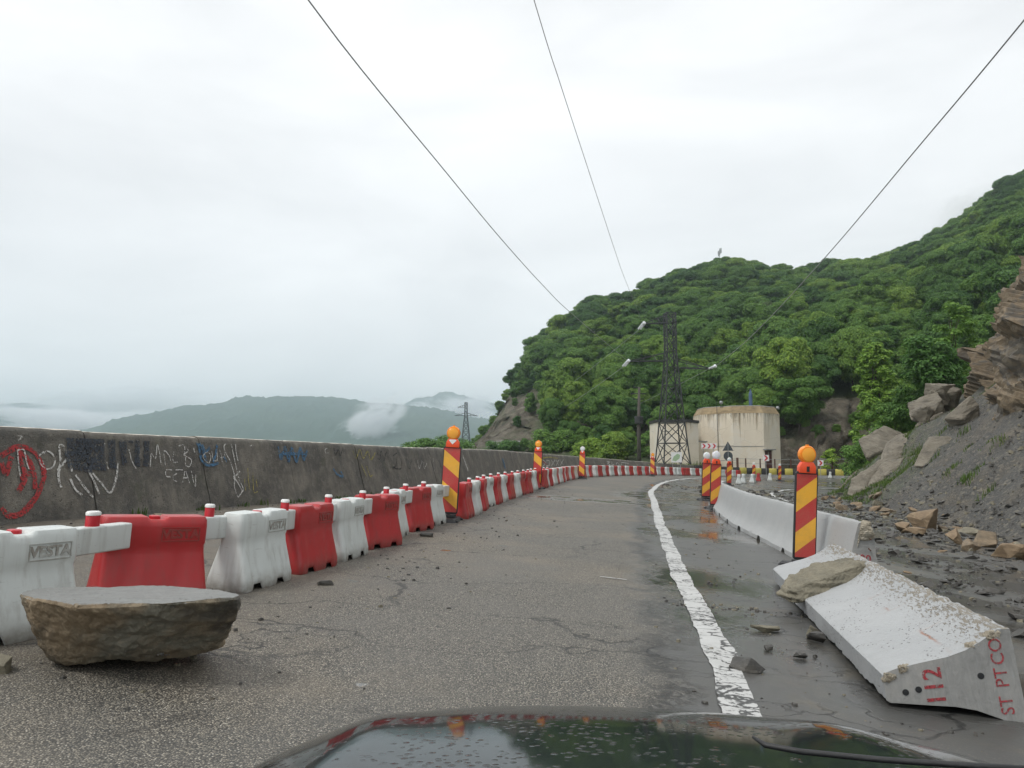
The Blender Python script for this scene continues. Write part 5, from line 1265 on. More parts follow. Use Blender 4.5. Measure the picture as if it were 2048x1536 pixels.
for (yy, zz_) in ((.04, .68), (.03, .60), (-.02, .22)):
    MB().lathe([(.020, 0), (.020, .003), (.004, .004)], n=12).build('hole_shade_disc', M['shade_black'], ft).matrix_local = Matrix.Translation((e_ + .002, yy, zz_)) @ Matrix.Rotation(R(-90), 4, 'Y')  # solid black discs on the end face, painting the shade of holes
r_ = random.Random(18)
for k, (yy, zz_, d) in enumerate([(-.06, .755, .10), (-.10, .66, .08), (-.19, .22, .10), (-.25, .10, .12)]):
    b = hull_rock('broken_edge', rnd_pts(r_, .08, d * .7, d, 14), M['aggregate'], 60 + k, 3, .012, 0, parent=ft, bevel=.006); b.location = (e_ + .028, yy, zz_)

# ------------------------------------------------------------------ rocks on and beside the road
def P_(u, v, y):
    """a measured point: photo column and row, distance"""
    th = math.atan(157 / 1598.); a = (u - 1024) / 1598.; b = -(v - 768) / 1598.
    d = (a, math.cos(th) - b * math.sin(th), math.sin(th) + b * math.cos(th)); t = y / d[1]
    return Vector((d[0] * t, y, CAMZ + d[2] * t))
blk = [P_(36, 1188, 4.78), P_(70, 1198, 4.58), P_(150, 1212, 4.48), P_(330, 1207, 4.52), P_(470, 1196, 4.66), P_(484, 1190, 4.85),
       P_(70, 1177, 5.15), P_(270, 1171, 5.22), P_(440, 1176, 5.15), P_(105, 1322, 4.86), P_(140, 1329, 4.80), P_(300, 1322, 4.86), P_(420, 1306, 4.98), P_(448, 1296, 5.10),
       P_(60, 1262, 4.75), P_(476, 1238, 4.80), P_(140, 1300, 5.4), P_(420, 1285, 5.4), P_(118, 1310, 4.74), P_(240, 1315, 4.72)]
o = hull_rock('sandstone_block', blk, M['block'], 71, 7, .030, 0, bevel=.014, flat_top=.72)
tag(o, 'long brown sandstone block lying before the white and red barriers', 'rock')
slab = [(-.52, -.16, 0), (-.45, -.25, .02), (-.1, -.28, .0), (.32, -.22, 0), (.52, -.02, .02), (.46, .2, .03), (.1, .27, 0), (-.35, .2, 0), (-.54, .02, .05),
        (-.47, -.18, .14), (-.1, -.22, .19), (.30, -.16, .20), (.49, 0, .17), (.40, .17, .2), (.0, .22, .2), (-.38, .14, .15), (-.53, -.08, .10), (.53, -.06, .10)]
o = hull_rock('stone_slab', slab, M['slabrock'], 72, 6, .035, .03, bevel=.008)
o.matrix_world = Matrix.Translation((3.22, 8.35, gz(3.2, 8.3) + .27)) @ Matrix.Rotation(R(12), 4, 'Z') @ Matrix.Rotation(R(-11), 4, 'Y') @ Matrix.Rotation(R(4), 4, 'X')
tag(o, 'flat pale stone slab lying across the toppled concrete barrier', 'rock')
LST = [('thin pale stone sliver on the wet asphalt left of the slab', P_(1533, 1262, 7.3), (.30, .10, .06), 'slabrock', .2), ('dark wedge shaped stone beside the white line', P_(1496, 1345, 5.9), (.26, .16, .12), 'shale', -.3),
       ('small grey stone on the wet lane between line and toppled barrier', P_(1536, 1297, 6.6), (.10, .08, .05), 'shale', .4), ('small brown stone close to the toppled barrier', P_(1602, 1310, 6.4), (.11, .07, .05), 'shale', .1),
       ('upright pale stone shard leaning on the toppled barrier', P_(1625, 1258, 7.2), (.22, .08, .12), 'slabrock', .9), ('dark broken stone under the leaning shard', P_(1634, 1276, 7.0), (.18, .13, .10), 'shale', .3),
       ('stone lump on the asphalt in front of the first tall beacon', P_(853, 1076, 12.6), (.22, .15, .09), 'shale', .2), ('stone by the third red barrier', P_(650, 1172, 8.0), (.16, .12, .06), 'shale', .5),
       ('pale rock at the left edge of the picture', P_(-12, 1350, 4.7), (.22, .2, .14), 'slabrock', .1),
       ('large olive brown block of stone lying behind the toppled barrier', P_(1940, 1205, 7.9), (.42, .34, .22), 'sandstone', .2), ('dark stone in front of the large olive block', P_(1958, 1232, 7.3), (.30, .16, .09), 'shale', .1), ('brown cube of rock left of the large olive block', P_(1872, 1187, 8.4), (.20, .15, .11), 'shale', .0),
       ('tan boulder at the right end of the rubble line', P_(2032, 1100, 16.), (.9, .5, .32), 'ochre', .1), ('big tan boulder at the foot of the scree', P_(1862, 1052, 22.5), (1.15, .8, .75), 'ochre', .3), ('leaning slab of tan rock among the rubble', P_(1910, 1075, 18.5), (.5, .4, .42), 'ochre', .5),
       ('broken rock by the scree foot right of the leaning slab', P_(1968, 1078, 18.2), (.75, .45, .42), 'sandstone', .2), ('long low orange stone in the rubble line', P_(1828, 1056, 20.5), (.62, .35, .2), 'ochre', .1), ('orange stone standing on edge in the rubble', P_(1805, 1050, 21.), (.35, .3, .3), 'ochre', .6),
       ('rock lodged against the foot of the graffiti wall, left one', P_(330, 1022, 11.9), (.34, .26, .2), 'sandstone', .2), ('rock under the white scribble of the graffiti wall', P_(520, 1005, 13.2), (.25, .2, .18), 'shale', .3), ('low dark rock beside it at the graffiti wall', P_(495, 1012, 12.9), (.25, .2, .12), 'shale', .1)]
for k, (lab, p, dm, mt, rz) in enumerate(LST):
    r_ = random.Random(300 + k); o = hull_rock('rock', rnd_pts(r_, *dm, 14), M[mt], 80 + k, 3, .02 * max(dm), .04 * max(dm), bevel=.012 * max(dm))
    zb = gz(p.x, p.y); es = float(side(np.array([p.x]), np.array([p.y]), FX, FT)[0])
    if es > 0: zb = slope_z(p.x, p.y)
    o.location = (p.x, p.y, zb + dm[2] * .40); o.rotation_euler = (r_.uniform(-.15, .15), .07, rz); tag(o, lab, 'rock')

# flat shale pieces strewn over the closed lane: shared meshes
SH = []
for k in range(10):
    r_ = random.Random(500 + k); q = hull_rock('shale_piece', rnd_pts(r_, 1, r_.uniform(.55, .9), r_.uniform(.16, .42), 11), M['ochre' if k == 9 else 'shale'], 200 + k, 1, .03, .0, bevel=0); SH.append(q.data); bpy.data.objects.remove(q)
r6 = random.Random(6); small = [MB(), MB()]; cnt = {}
def zone_pt():
    y = 5.2 + 40 * r6.random() ** 1.7
    jx = np.interp(y, [4, 11, 15, 19, 23, 30], [3.3, 4.9, 5.3, 5.8, 6.4, 8.0]); fx = np.interp(y, FX[:, 1][FX[:, 1] < 49], FX[:, 0][FX[:, 1] < 49])
    t = r6.random(); t = t ** .7 if r6.random() < .6 else t
    return jx + .35 + (fx + 1.0 - jx) * t, y
n_ind = 0
for k in range(5200):
    x, y = zone_pt(); u = 1024 + 1598 * x / y
    es = float(np.interp(y, FX[:, 1][FX[:, 1] < 49], FX[:, 0][FX[:, 1] < 49]));
    if 5.0 < y < 10.8 and x < np.interp(y, [5.2, 10.4], [3.55, 4.25]): continue
    sz_ = .03 + .05 * r6.random() ** 2 + (.22 * r6.random() ** 3 if r6.random() < .35 else 0)
    if y > 18: sz_ *= 1.35
    z = gz(x, y) if x < es else slope_z(x, y)
    big = sz_ * 1598 / y > 15 and u < 2075 and n_ind < 280
    if big:
        m_ = SH[r6.randrange(10) if r6.random() < .5 else r6.randrange(9)]; o = link('shale_piece', m_); o.location = (x, y, z + sz_ * .07); o.scale = (sz_, sz_, sz_ * r6.uniform(.7, 1.3)); o.rotation_euler = (r6.uniform(-.3, .3), r6.uniform(-.3, .3), r6.uniform(0, 6.28)); n_ind += 1
        pl = 'right of the toppled barrier' if y < 10.6 else ('behind the near standing concrete barrier' if y < 15 else ('behind the farther standing concrete barriers' if y < 24 else 'near the far foot of the scree'))
        tag(o, 'flat broken shale stone strewn on the closed lane ' + pl, 'stone', 'shale stones ' + pl)
    else:
        a = r6.uniform(0, 6.28); h = sz_ * r6.uniform(.15, .5); ca, sa = math.cos(a), math.sin(a); vs = []
        for (qx, qy, qz) in ((-.5, -.3, 0), (.4, -.4, 0), (.5, .35, 0), (-.35, .4, 0), (-.4, -.25, 1), (.35, -.3, .8), (.4, .25, 1), (-.3, .3, .7)):
            qx += r6.uniform(-.12, .12); qy += r6.uniform(-.12, .12)
            vs.append((x + (qx * ca - qy * sa) * sz_, y + (qx * sa + qy * ca) * sz_, z - .004 + qz * h))
        small[0 if r6.random() < .85 else 1].add(vs, [(0, 3, 2, 1), (4, 5, 6, 7), (0, 1, 5, 4), (1, 2, 6, 5), (2, 3, 7, 6), (3, 0, 4, 7)])
# line of tan rubble along the foot of the scree
TM = []
for k in range(6):
    r_ = random.Random(700 + k); q = hull_rock('rubble_stone', rnd_pts(r_, 1, r_.uniform(.6, .9), r_.uniform(.35, .7), 11), M[('ochre', 'sandstone', 'slabrock')[k % 3]], 240 + k, 2, .04, 0, bevel=.02); TM.append(q.data); bpy.data.objects.remove(q)
for k in range(75):
    y = 13 + 30 * r6.random() ** 1.1; fx = float(np.interp(y, FX[:, 1][FX[:, 1] < 49], FX[:, 0][FX[:, 1] < 49])); x = fx + r6.gauss(-.35, .55); s_ = .16 + .42 * r6.random() ** 2.2
    if x > fx + 1: continue
    o = link('rubble_stone', TM[r6.randrange(6)]); o.location = (x, y, (slope_z(x, y) if x > fx else gz(x, y)) + s_ * .12); o.scale = (s_, s_, s_); o.rotation_euler = (r6.uniform(-.4, .4), r6.uniform(-.4, .4), r6.uniform(0, 6.28))
    pl = 'nearer' if y < 22 else ('middle' if y < 32 else 'farther'); tag(o, 'tan stone in the %s part of the rubble line at the scree foot' % pl, 'stone', 'tan rubble, %s part' % pl)
# crumbs on the lane and along the barriers
for k in range(1500):
    q = r6.random()
    if q < .45:
        y = 4.5 + 26 * r6.random() ** 1.5; x = np.interp(y, [5, 7.3, 10, 14.6, 20, 30], [-3.0, -2.2, -1.75, -1.1, -.4, 1.1]) + abs(r6.gauss(0, .7)) + .05
    elif q < .75:
        y = 4.5 + 16 * r6.random() ** 1.4; x = np.interp(y, [4.5, 11.4, 18.6, 28], [1.2, 2.3, 3.4, 4.9]) + r6.gauss(.9, .8)
        if 5.0 < y < 10.6 and x > np.interp(y, [5.2, 10.4], [2.2, 3.2]): continue
    elif q < .88:
        y = 7.0 + 2.0 * r6.random(); x = r6.uniform(1.5, 3.0); y = 8.3 + r6.gauss(0, .12) - (x - 2) * .1
    else:
        y = r6.uniform(9, 22); x = np.interp(y, WX[:, 1], WX[:, 0]) + .15 + abs(r6.gauss(0, .5))
    s_ = .010 + .035 * r6.random() ** 3; z = gz(x, y); h = s_ * r6.uniform(.3, .7); a = r6.uniform(0, 6.28); ca, sa = math.cos(a), math.sin(a); vs = []
    for (qx, qy, qz) in ((-.5, -.3, 0), (.4, -.4, 0), (.5, .35, 0), (-.35, .4, 0), (-.4, -.25, 1), (.35, -.3, .8), (.4, .25, 1), (-.3, .3, .7)):
        vs.append((x + (qx * ca - qy * sa) * s_, y + (qx * sa + qy * ca) * s_, z - .003 + qz * h))
    small[0 if r6.random() < .7 else 1].add(vs, [(0, 3, 2, 1), (4, 5, 6, 7), (0, 1, 5, 4), (1, 2, 6, 5), (2, 3, 7, 6), (3, 0, 4, 7)])
# stones lying on the scree
for k in range(1700):
    y = r6.uniform(8, 48); fx = np.interp(y, FX[:, 1][FX[:, 1] < 49], FX[:, 0][FX[:, 1] < 49]); x = fx + 7 * r6.random() ** 1.3
    s_ = .04 + .14 * r6.random() ** 3; z = slope_z(x, y); h = s_ * r6.uniform(.3, .7); a = r6.uniform(0, 6.28); ca, sa = math.cos(a), math.sin(a); vs = []
    for (qx, qy, qz) in ((-.5, -.3, -.6), (.4, -.4, -.2), (.5, .35, .2), (-.35, .4, -.5), (-.4, -.25, .6), (.35, -.3, .8), (.4, .25, 1), (-.3, .3, .7)):
        vs.append((x + (qx * ca - qy * sa) * s_, y + (qx * sa + qy * ca) * s_, z + qz * h + .01))
    small[0 if r6.random() < .6 else 1].add(vs, [(0, 3, 2, 1), (4, 5, 6, 7), (0, 1, 5, 4), (1, 2, 6, 5), (2, 3, 7, 6), (3, 0, 4, 7)])
tag(small[0].build('dark_gravel', M['shale']), 'fine dark shale crumbs strewn over road and slope', 'gravel', kind='stuff')
tag(small[1].build('tan_gravel', M['slabrock']), 'fine tan stone chips strewn over road and slope', 'gravel', kind='stuff')

# grass and weeds
def tufts(name, spots, label, mat='grass'):
    q = np.random.default_rng(4); V = []; F = []
    for (x, y, z, h, n, sp) in spots:
        for _ in range(n):
            bx, by = x + q.normal(0, sp), y + q.normal(0, sp); hh = h * q.uniform(.5, 1.2); a = q.uniform(0, 6.28); l = q.uniform(.1, .6) * hh; wd = .012 + .02 * hh
            dx, dy = math.cos(a), math.sin(a); k = len(V)
            zz_ = z if not callable(z) else z(bx, by)
            V += [(bx - dy * wd, by + dx * wd, zz_ - .02), (bx + dy * wd, by - dx * wd, zz_ - .02), (bx + dx * l * .4 + dy * wd * .7, by + dy * l * .4 - dx * wd * .7, zz_ + hh * .6), (bx + dx * l * .4 - dy * wd * .7, by + dy * l * .4 + dx * wd * .7, zz_ + hh * .6), (bx + dx * l, by + dy * l, zz_ + hh)]
            F += [(k, k + 1, k + 2, k + 3), (k + 3, k + 2, k + 4)]
    return tag(link(name, mesh(name, V, F, False, [M[mat]])), label, 'grass', kind='stuff')
sp = []; r7 = random.Random(17)
for k in range(150):
    y = r7.uniform(37, 50); fx = float(np.interp(y, FX[:, 1][FX[:, 1] < 51], FX[:, 0][FX[:, 1] < 51])); x = fx + .3 + abs(r7.gauss(0, 2.4)); sp.append((x, y, slope_z, r7.uniform(.07, .24), int(r7.uniform(20, 110)), r7.uniform(.12, .45)))
for k in range(26):
    y = r7.uniform(24, 42); fx = float(np.interp(y, FX[:, 1][FX[:, 1] < 51], FX[:, 0][FX[:, 1] < 51])); x = fx + r7.uniform(1.5, 6); sp.append((x, y, slope_z, r7.uniform(.1, .3), 30, .16))
tufts('slope_grass', sp, 'patchy green grass on the tip of the scree slope')
sp = []
for k in range(60):
    s_ = r7.uniform(22, 52); p = wall_at(s_, 0, .10); sp.append((p.x, p.y, gz(p.x, p.y), r7.uniform(.04, .14), 12, .07))
tufts('wall_weeds', sp, 'small weeds along the foot of the graffiti wall')
sp = []
for k in range(150):
    s_ = r7.uniform(82, WS[-1] - .5); p = wall_at(s_, 0, -1.4 - 2.5 * r7.random()); sp.append((p.x, p.y, .95, r7.uniform(.3, .75), 16, .4))
tufts('bank_grass', sp, 'tall grass growing behind the far end of the parapet wall')

# ------------------------------------------------------------------ building at the bend
bld = empty('octagonal_building', Matrix.Translation((26.9, 95, .2)), 'beige stained octagonal concrete building with a dark red door', 'building')
def bpart(mb, name, mat, parent=None, smooth=False):
    o = mb.build(name, mat, None, smooth); p = parent or bld; o.parent = p; o.matrix_parent_inverse = Matrix.Translation(bld.location).inverted() if p is bld else (p.matrix_parent_inverse.copy() if False else Matrix.Identity(4))
    if p is not bld: o.parent = p; o.matrix_parent_inverse = p.matrix_parent_inverse.inverted() @ Matrix.Translation(bld.location).inverted() if False else Matrix.Identity(4)
    return o
PL = [(22.0, 95.2), (24.95, 91.9), (28.35, 91.5), (31.1, 94.2), (31.2, 98.4), (28.4, 101.2), (24.6, 101.3), (22.0, 98.9)]
cx_, cy_ = sum(p[0] for p in PL) / 8, sum(p[1] for p in PL) / 8
def octo(z0, z1, k0, k1, n=1):
    mb = MB(); vs = []
    for z, k in ((z0, k0), (z1, k1)):
        for x, y in PL: vs.append((cx_ + (x - cx_) * k, cy_ + (y - cy_) * k, z))
    mb.add(vs, [(i, (i + 1) % 8, 8 + (i + 1) % 8, 8 + i) for i in range(8)] + [tuple(range(8)), tuple(range(8, 16))]); return mb
bpart(octo(-.6, 7.15, 1, 1), 'wall', M['plaster']); bpart(octo(7.15, 7.98, 1.004, .90), 'roof_band', M['roofedge']); bpart(octo(7.98, 8.04, .905, .895), 'roof', M['rawconcrete'])
def face_frame(i):
    a, b = Vector((*PL[i], 0)), Vector((*PL[(i + 1) % 8], 0)); d = (b - a).normalized(); n = Vector((d.y, -d.x, 0)); M_ = Matrix.Identity(4)
    for k, v in enumerate((d, -n, Vector((0, 0, 1)))):
        for j in range(3): M_[j][k] = v[j]
    M_.translation = a; return M_, (b - a).length
FM, FLn = face_frame(2)
def onface(lo, hi, name, mat, FMx=None, parent=None):
    mb = MB().box(lo, hi, 0, FMx or FM); return bpart(mb, name, mat, None)
onface((.12, -.03, .25), (1.62, .1, 2.85), 'door_shade_plate', M['shade_black'])  # dark plate proud of the wall, its colour imitates doorway shade
d1 = onface((.15, -.06, .27), (.86, -.035, 2.8), 'door_leaf', M['doorred']); d2 = onface((.88, -.06, .27), (1.59, -.035, 2.8), 'door_leaf', M['doorred'])
onface((.70, -.075, 2.3), (.92, -.062, 2.72), 'door_light', M['galv']); onface((-.3, -.42, 2.9), (2.0, 0.02, 3.02), 'canopy', M['rawconcrete'])
FM1, L1 = face_frame(1); onface((0, -.035, 3.3), (L1, .02, 3.36), 'string_course', M['rawconcrete'], FM1)
FM0, L0 = face_frame(0); onface((0, -.04, 3.34), (L0, .02, 3.4), 'string_course', M['rawconcrete'], FM0)
bpart(MB().bar((23.6, 93.3, .2), (23.5, 93.3, 8.6), .06, 0, 6), 'downpipe', M['steel'])
bpart(MB().bar((29.4, 96, 7.9), (29.4, 96, 10.6), .42, 0, 8).lathe([(.21, 10.6), (.02, 11.15)], (0, 0, 0), 'z', 8) if False else MB().lathe([(.22, 7.9), (.22, 9.7), (.02, 10.3)], (28.3, 96, 0), 'z', 10), 'blue_vent', M['bluepaint'])
for (x, y, z) in ((24.0, 93.4, 8.45), (31.0, 94.6, 7.9)):
    bpart(MB().bar((x, y, z - .6), (x, y, z), .06, 0, 6), 'lamp_stem', M['steel']); bpart(MB().lathe([(.05, -.12), (.2, -.02), (.22, .1), (.1, .25)], (x, y - .1, z), 'y', 12), 'floodlight', M['galv'])
anx = empty('annex_building', Matrix.Translation((18, 93, 1.0)), 'pale flat roofed annex with mouldy walls behind the lattice pylon', 'building')
def apart(mb, name, mat):
    o = mb.build(name, mat); o.parent = anx; o.matrix_parent_inverse = Matrix.Translation(anx.location).inverted(); return o
apart(MB().add([(15.75, 92.2, .2), (18.9, 90.6, .2), (20.3, 91.2, .2), (20.3, 97, .2), (15.75, 97, .2), (15.75, 92.2, 6.1), (18.9, 90.6, 6.05), (20.3, 91.2, 5.95), (20.3, 97, 5.95), (15.75, 97, 6.1)], [(4, 3, 2, 1, 0), (5, 6, 7, 8, 9)] + [(i, (i + 1) % 5, 5 + (i + 1) % 5, 5 + i) for i in range(5)]), 'wall', M['plaster'])
apart(MB().add([(15.65, 92.1, 6.1), (18.9, 90.45, 6.05), (20.4, 91.1, 5.95), (20.4, 97, 5.95), (15.65, 97, 6.1), (15.65, 92.1, 6.4), (18.9, 90.45, 6.35), (20.4, 91.1, 6.25), (20.4, 97, 6.25), (15.65, 97, 6.4)], [(4, 3, 2, 1, 0), (5, 6, 7, 8, 9)] + [(i, (i + 1) % 5, 5 + (i + 1) % 5, 5 + i) for i in range(5)]), 'roof', M['kerbblack'])
apart(MB().box((20.3, 94.6, .2), (22.3, 95.0, 3.9)), 'link_wall', M['plaster']); apart(MB().box((20.2, 94.5, 3.9), (22.4, 95.1, 4.02)), 'coping', M['rawconcrete'])
apart(MB().bar((16.2, 91.9, 5.0), (16.2, 91.3, 5.0), .05).bar((16.2, 91.3, 5.0), (17.0, 91.3, 5.0), .05).bar((16.2, 91.3, 5.0), (16.2, 91.3, 4.2), .05), 'bracket', M['steel'])

bld.location.x += .45; anx.location.x += .95
# ------------------------------------------------------------------ lattice pylons
def pylon(name, label, loc, Hh, wb, wt, sc_bar, yaw, arms, levels=11):
    t = empty(name, Matrix.Translation(loc) @ Matrix.Rotation(yaw, 4, 'Z'), label, 'pylon')
    def hw(z): return (wb + (wt - wb) * min(1, z / (Hh * .72)) ** .9) / 2
    C = [(-1, -1), (1, -1), (1, 1), (-1, 1)]; zs = [Hh * (1 - (1 - k / levels) ** 1.25) for k in range(levels + 1)]
    for cx, cy in C:
        mb = MB()
        for a, b in zip(zs[:-1], zs[1:]): mb.bar((cx * hw(a), cy * hw(a), a), (cx * hw(b), cy * hw(b), b), sc_bar * 1.5)
        mb.build('leg', M['steel'], t)
    for f in range(4):
        (ax_, ay), (bx, by) = C[f], C[(f + 1) % 4]; mb = MB()
        for k, (a, b) in enumerate(zip(zs[:-1], zs[1:])):
            mb.bar((ax_ * hw(a), ay * hw(a), a), (bx * hw(b), by * hw(b), b), sc_bar); mb.bar((bx * hw(a), by * hw(a), a), (ax_ * hw(b), ay * hw(b), b), sc_bar); mb.bar((ax_ * hw(b), ay * hw(b), b), (bx * hw(b), by * hw(b), b), sc_bar)
        mb.build('bracing', M['steel'], t)
    for z, x in arms:
        s_ = 1 if x > 0 else -1; h = hw(z); mb = MB(); tip = Vector((x, 0, z))
        for cy in (-1, 1):
            mb.bar((s_ * h, cy * h, z + .1), tip, sc_bar * 1.3); mb.bar((s_ * h, cy * h, z + Hh * .06), tip, sc_bar * 1.1)
        for q in (.3, .6): mb.bar(Vector((s_ * h, -h, z + .1)).lerp(tip, q), Vector((s_ * h, h, z + Hh * .06)).lerp(tip, q), sc_bar * .8)
        mb.build('crossarm', M['steel'], t)
    return t
PY = (17.0, 85.0, 1.3)
pylon('lattice_pylon', 'dark steel lattice pylon standing in front of the annex', PY, 16.2, 2.9, 1.0, .072, R(8), [(10.9, -4.6), (10.2, 4.7), (15.0, -2.9)], 9)
pylon('lattice_pylon', 'small distant lattice pylon on the left beyond the wall', (-21.9, 380, 10), 20, 4.2, 1.2, .16, R(10), [(13.6, -5.5), (13.6, 5.5), (17.6, -4.0)], 8)
def insul(label, p, q):
    p, q = Vector(p), Vector(q); t = empty('insulator_string', Matrix.Translation(p), label, 'insulator', 'white insulator strings on the pylon arms'); d = q - p; off = d.cross(Vector((0, 0, 1))).normalized() * .14
    for sg in (-1, 1):
        mb = MB(); n = 9
        for k in range(n): mb.bar(d * (.1 + .85 * k / n) + off * sg, d * (.1 + .85 * (k + .55) / n) + off * sg, .2, 0, 10)
        mb.bar(off * sg, d + off * sg, .07, 0, 6); mb.build('insulator_discs', M['insul'], t)
    MB().lathe([(.05, -.2), (.2, -.1), (.22, .05), (.05, .2)], n=12).build('grading_ring', M['insul'], t)
WIRES = [('overhead cable crossing the right of the sky', [(21.5, 84.9, 11.5), (17.74, 58.92, 10.75), (14.87, 38.02, 11.02), (13.04, 24.68, 11.58), (12.13, 17.99, 11.91), (10.3, 4.5, 12.8), (8, -12, 14.5)], .021),
         ('overhead cable slanting from the top left of the sky to the lower arm', [(12.38, 85.01, 12.31), (4.03, 50.47, 10.78), (1.72, 40.89, 10.54), (-.49, 31.77, 10.59), (-2.27, 24.4, 10.82), (-3.55, 19.12, 10.99), (-4.3, 16.0, 11.2), (-7, 4.5, 12.2), (-11, -12, 14)], .017),
         ('thin overhead cable from the top middle of the sky to the upper arm', [(14.16, 84.99, 16.21), (8.31, 57.73, 14.9), (6.48, 49.23, 14.75), (3.61, 35.82, 14.71), (1.68, 26.87, 14.75), (.64, 21.99, 14.84), (-3, 4.5, 15.6), (-6.5, -12, 17)], .013)]
for lab, p, rad in WIRES:
    P = np.array(p); q = np.linspace(0, 1, len(p)); t_ = np.linspace(0, 1, 60); X, T, S = smooth_path(P, 1.2)
    tag(MB().tube([tuple(v) for v in X], rad, 6).build('overhead_cable', M['cable'], None, True), lab, 'cable')
insul('white insulator on the right arm of the near pylon', (21.75, 85, 11.75), (21.2, 85.8, 11.5)); insul('white insulator on the lower left arm of the near pylon', (12.4, 84.4, 12.25), (12.0, 85.3, 11.75)); insul('white insulator on the upper left arm of the near pylon', (14.15, 84.6, 16.35), (13.75, 85.4, 15.8))
for lab, a, b, sag in [('pale cable from the upper arm down towards the distant pylon', (13.75, 85.4, 15.8), (-25.8, 380, 27.6), 9), ('pale cable from the lower left arm towards the distant pylon', (12.0, 85.3, 11.75), (-27.3, 380, 23.6), 9), ('pale cable from the right arm passing behind the near pylon', (21.2, 85.8, 11.5), (-16.5, 380, 23.6), 9)]:
    a, b = Vector(a), Vector(b); p = [a.lerp(b, k / 40) - Vector((0, 0, sag * 4 * (k / 40) * (1 - k / 40))) for k in range(41)]
    tag(MB().tube(p, .022, 5).build('overhead_cable', M['cable_pale'], None, True), lab, 'cable')
t = empty('utility_pole', Matrix.Translation((13.95, 88, .8)), 'dark utility pole with a collar and crossarms left of the pylon', 'pole')
MB().tube([(0, 0, -.5), (0, 0, 4.5), (.12, 0, 9.0)], .22, 10, 0, [1.1, .9, .6]).build('post', M['polewood'], t, True)
MB().lathe([(.40, 0), (.46, .05), (.46, .8), (.40, .85)], (.02, 0, 4.9), 'z', 12).build('collar', M['steel'], t)
for z, L in ((8.9, 1.0), (8.2, 1.7), (7.6, 1.2)): MB().box((-L * .5, -.05, z), (L * .5, .05, z + .1)).build('crossarm', M['steel'], t)
# railing on the hillside path
t = empty('hillside_railing', Matrix.Translation((0, 112, 3.4)), 'pale metal railing on the path at the foot of the wooded hill', 'railing'); ra = []
for u in range(975, 1122, 9): x, y, z = hill(u, 1.86); ra.append(Vector((x, y - 112, z - 3.4)))
for p in ra: MB().bar(p - Vector((0, 0, .3)), p + Vector((0, 0, 1.0)), .08).build('post', M['galv'], t)
for h in (.55, 1.0): MB().tube([p + Vector((0, 0, h)) for p in ra], .04, 5).build('rail', M['galv'], t)
# antenna mast on the ridge
x, y, z = hill(1448, 3.0); t = empty('antenna_mast', Matrix.Translation((x, y, z)), 'slim antenna mast poking above the trees on the hilltop', 'antenna')
MB().bar((0, 0, 0), (0, 0, 12.5), .18, 0, 6).build('mast', M['galv'], t)
for k in range(3): MB().box((-.5 + .4 * k, -.2, 10 + .5 * k), (-.2 + .4 * k, .2, 11.6 + .5 * k)).build('antenna_panel', M['galv'], t)

# ------------------------------------------------------------------ signs, fence, kerb
def post(parent, x, y, z0, z1, w_=.06, mat='galv'): return MB().bar((x, y, z0), (x, y, z1), w_, 0, 8).build('post', M[mat], parent)
def chevrons(name, label, x, y, zc, w_, h, n, z0, posts):
    t = empty(name, Matrix.Translation((x, y, z0)), label, 'sign')
    MB().box((-w_ / 2, -.015, zc - z0 - h / 2), (w_ / 2, .015, zc - z0 + h / 2)).build('board', M['signwhite'], t)
    cw = w_ / n
    for k in range(n):
        a = -w_ / 2 + cw * k + cw * .14; b = cw * .38; th = cw * .34; hh = h * .42; c = zc - z0
        MB().prism([(a, c - hh), (a + th, c - hh), (a + th + b, c), (a + th, c + hh), (a, c + hh), (a + b, c)], -.022, -.017).build('chevron', M['signred'], t)
    for px__ in posts: post(t, px__, .05, 0, zc - z0 + h * .4)
    return t
pc = P_(1418, 892, 84); chevrons('chevron_sign', 'white sign with three red chevrons on two posts before the beige building', pc.x, 84, pc.z, 1.62, .58, 3, .2, (-.6, .45))
pc = P_(1532, 916, 82); chevrons('chevron_sign', 'single red chevron sign in front of the dark red door', pc.x, 82, pc.z, .62, .62, 1, -.3, (0,))
pc = P_(1641, 926, 80); chevrons('chevron_sign', 'single red chevron sign on the right by the rock cut', pc.x, 80, pc.z, .58, .58, 1, -.4, (0,))
pc = P_(1456, 902, 76); t = empty('road_sign', Matrix.Translation((pc.x, 76, .2)), 'dark triangular and round sign backs on one pole before the building', 'sign')
MB().prism([(-.52, pc.z - .2 + .02), (.52, pc.z - .2 + .02), (0, pc.z - .2 + .9)], -.02, .0).build('triangle_plate', M['signgrey'], t)
MB().lathe([(.44, 0), (.44, .02)], (0, 0, pc.z - .2 - .48), 'y', 24).build('round_plate', M['signgrey'], t); post(t, 0, -.05, -.2, pc.z + .55, .07)
pc = P_(1353, 915, 83); t = empty('information_board', Matrix.Translation((pc.x, 83, .6)), 'white information board with a map under the pylon', 'sign')
MB().box((-.55, -.03, pc.z - 1.1), (.55, .03, pc.z - .05)).build('board', M['signwhite'], t)
MB().add([(-.45, 0, pc.z - .9), (-.1, 0, pc.z - 1.0), (.3, 0, pc.z - .7), (.38, 0, pc.z - .35), (.1, 0, pc.z - .2), (-.3, 0, pc.z - .5)], [(0, 1, 2, 3, 4, 5)]).build('map_print', M['signgreen'], t).location = (0, -.034, 0)
for q in (-.4, .4): post(t, q, .06, -.3, pc.z - .2)
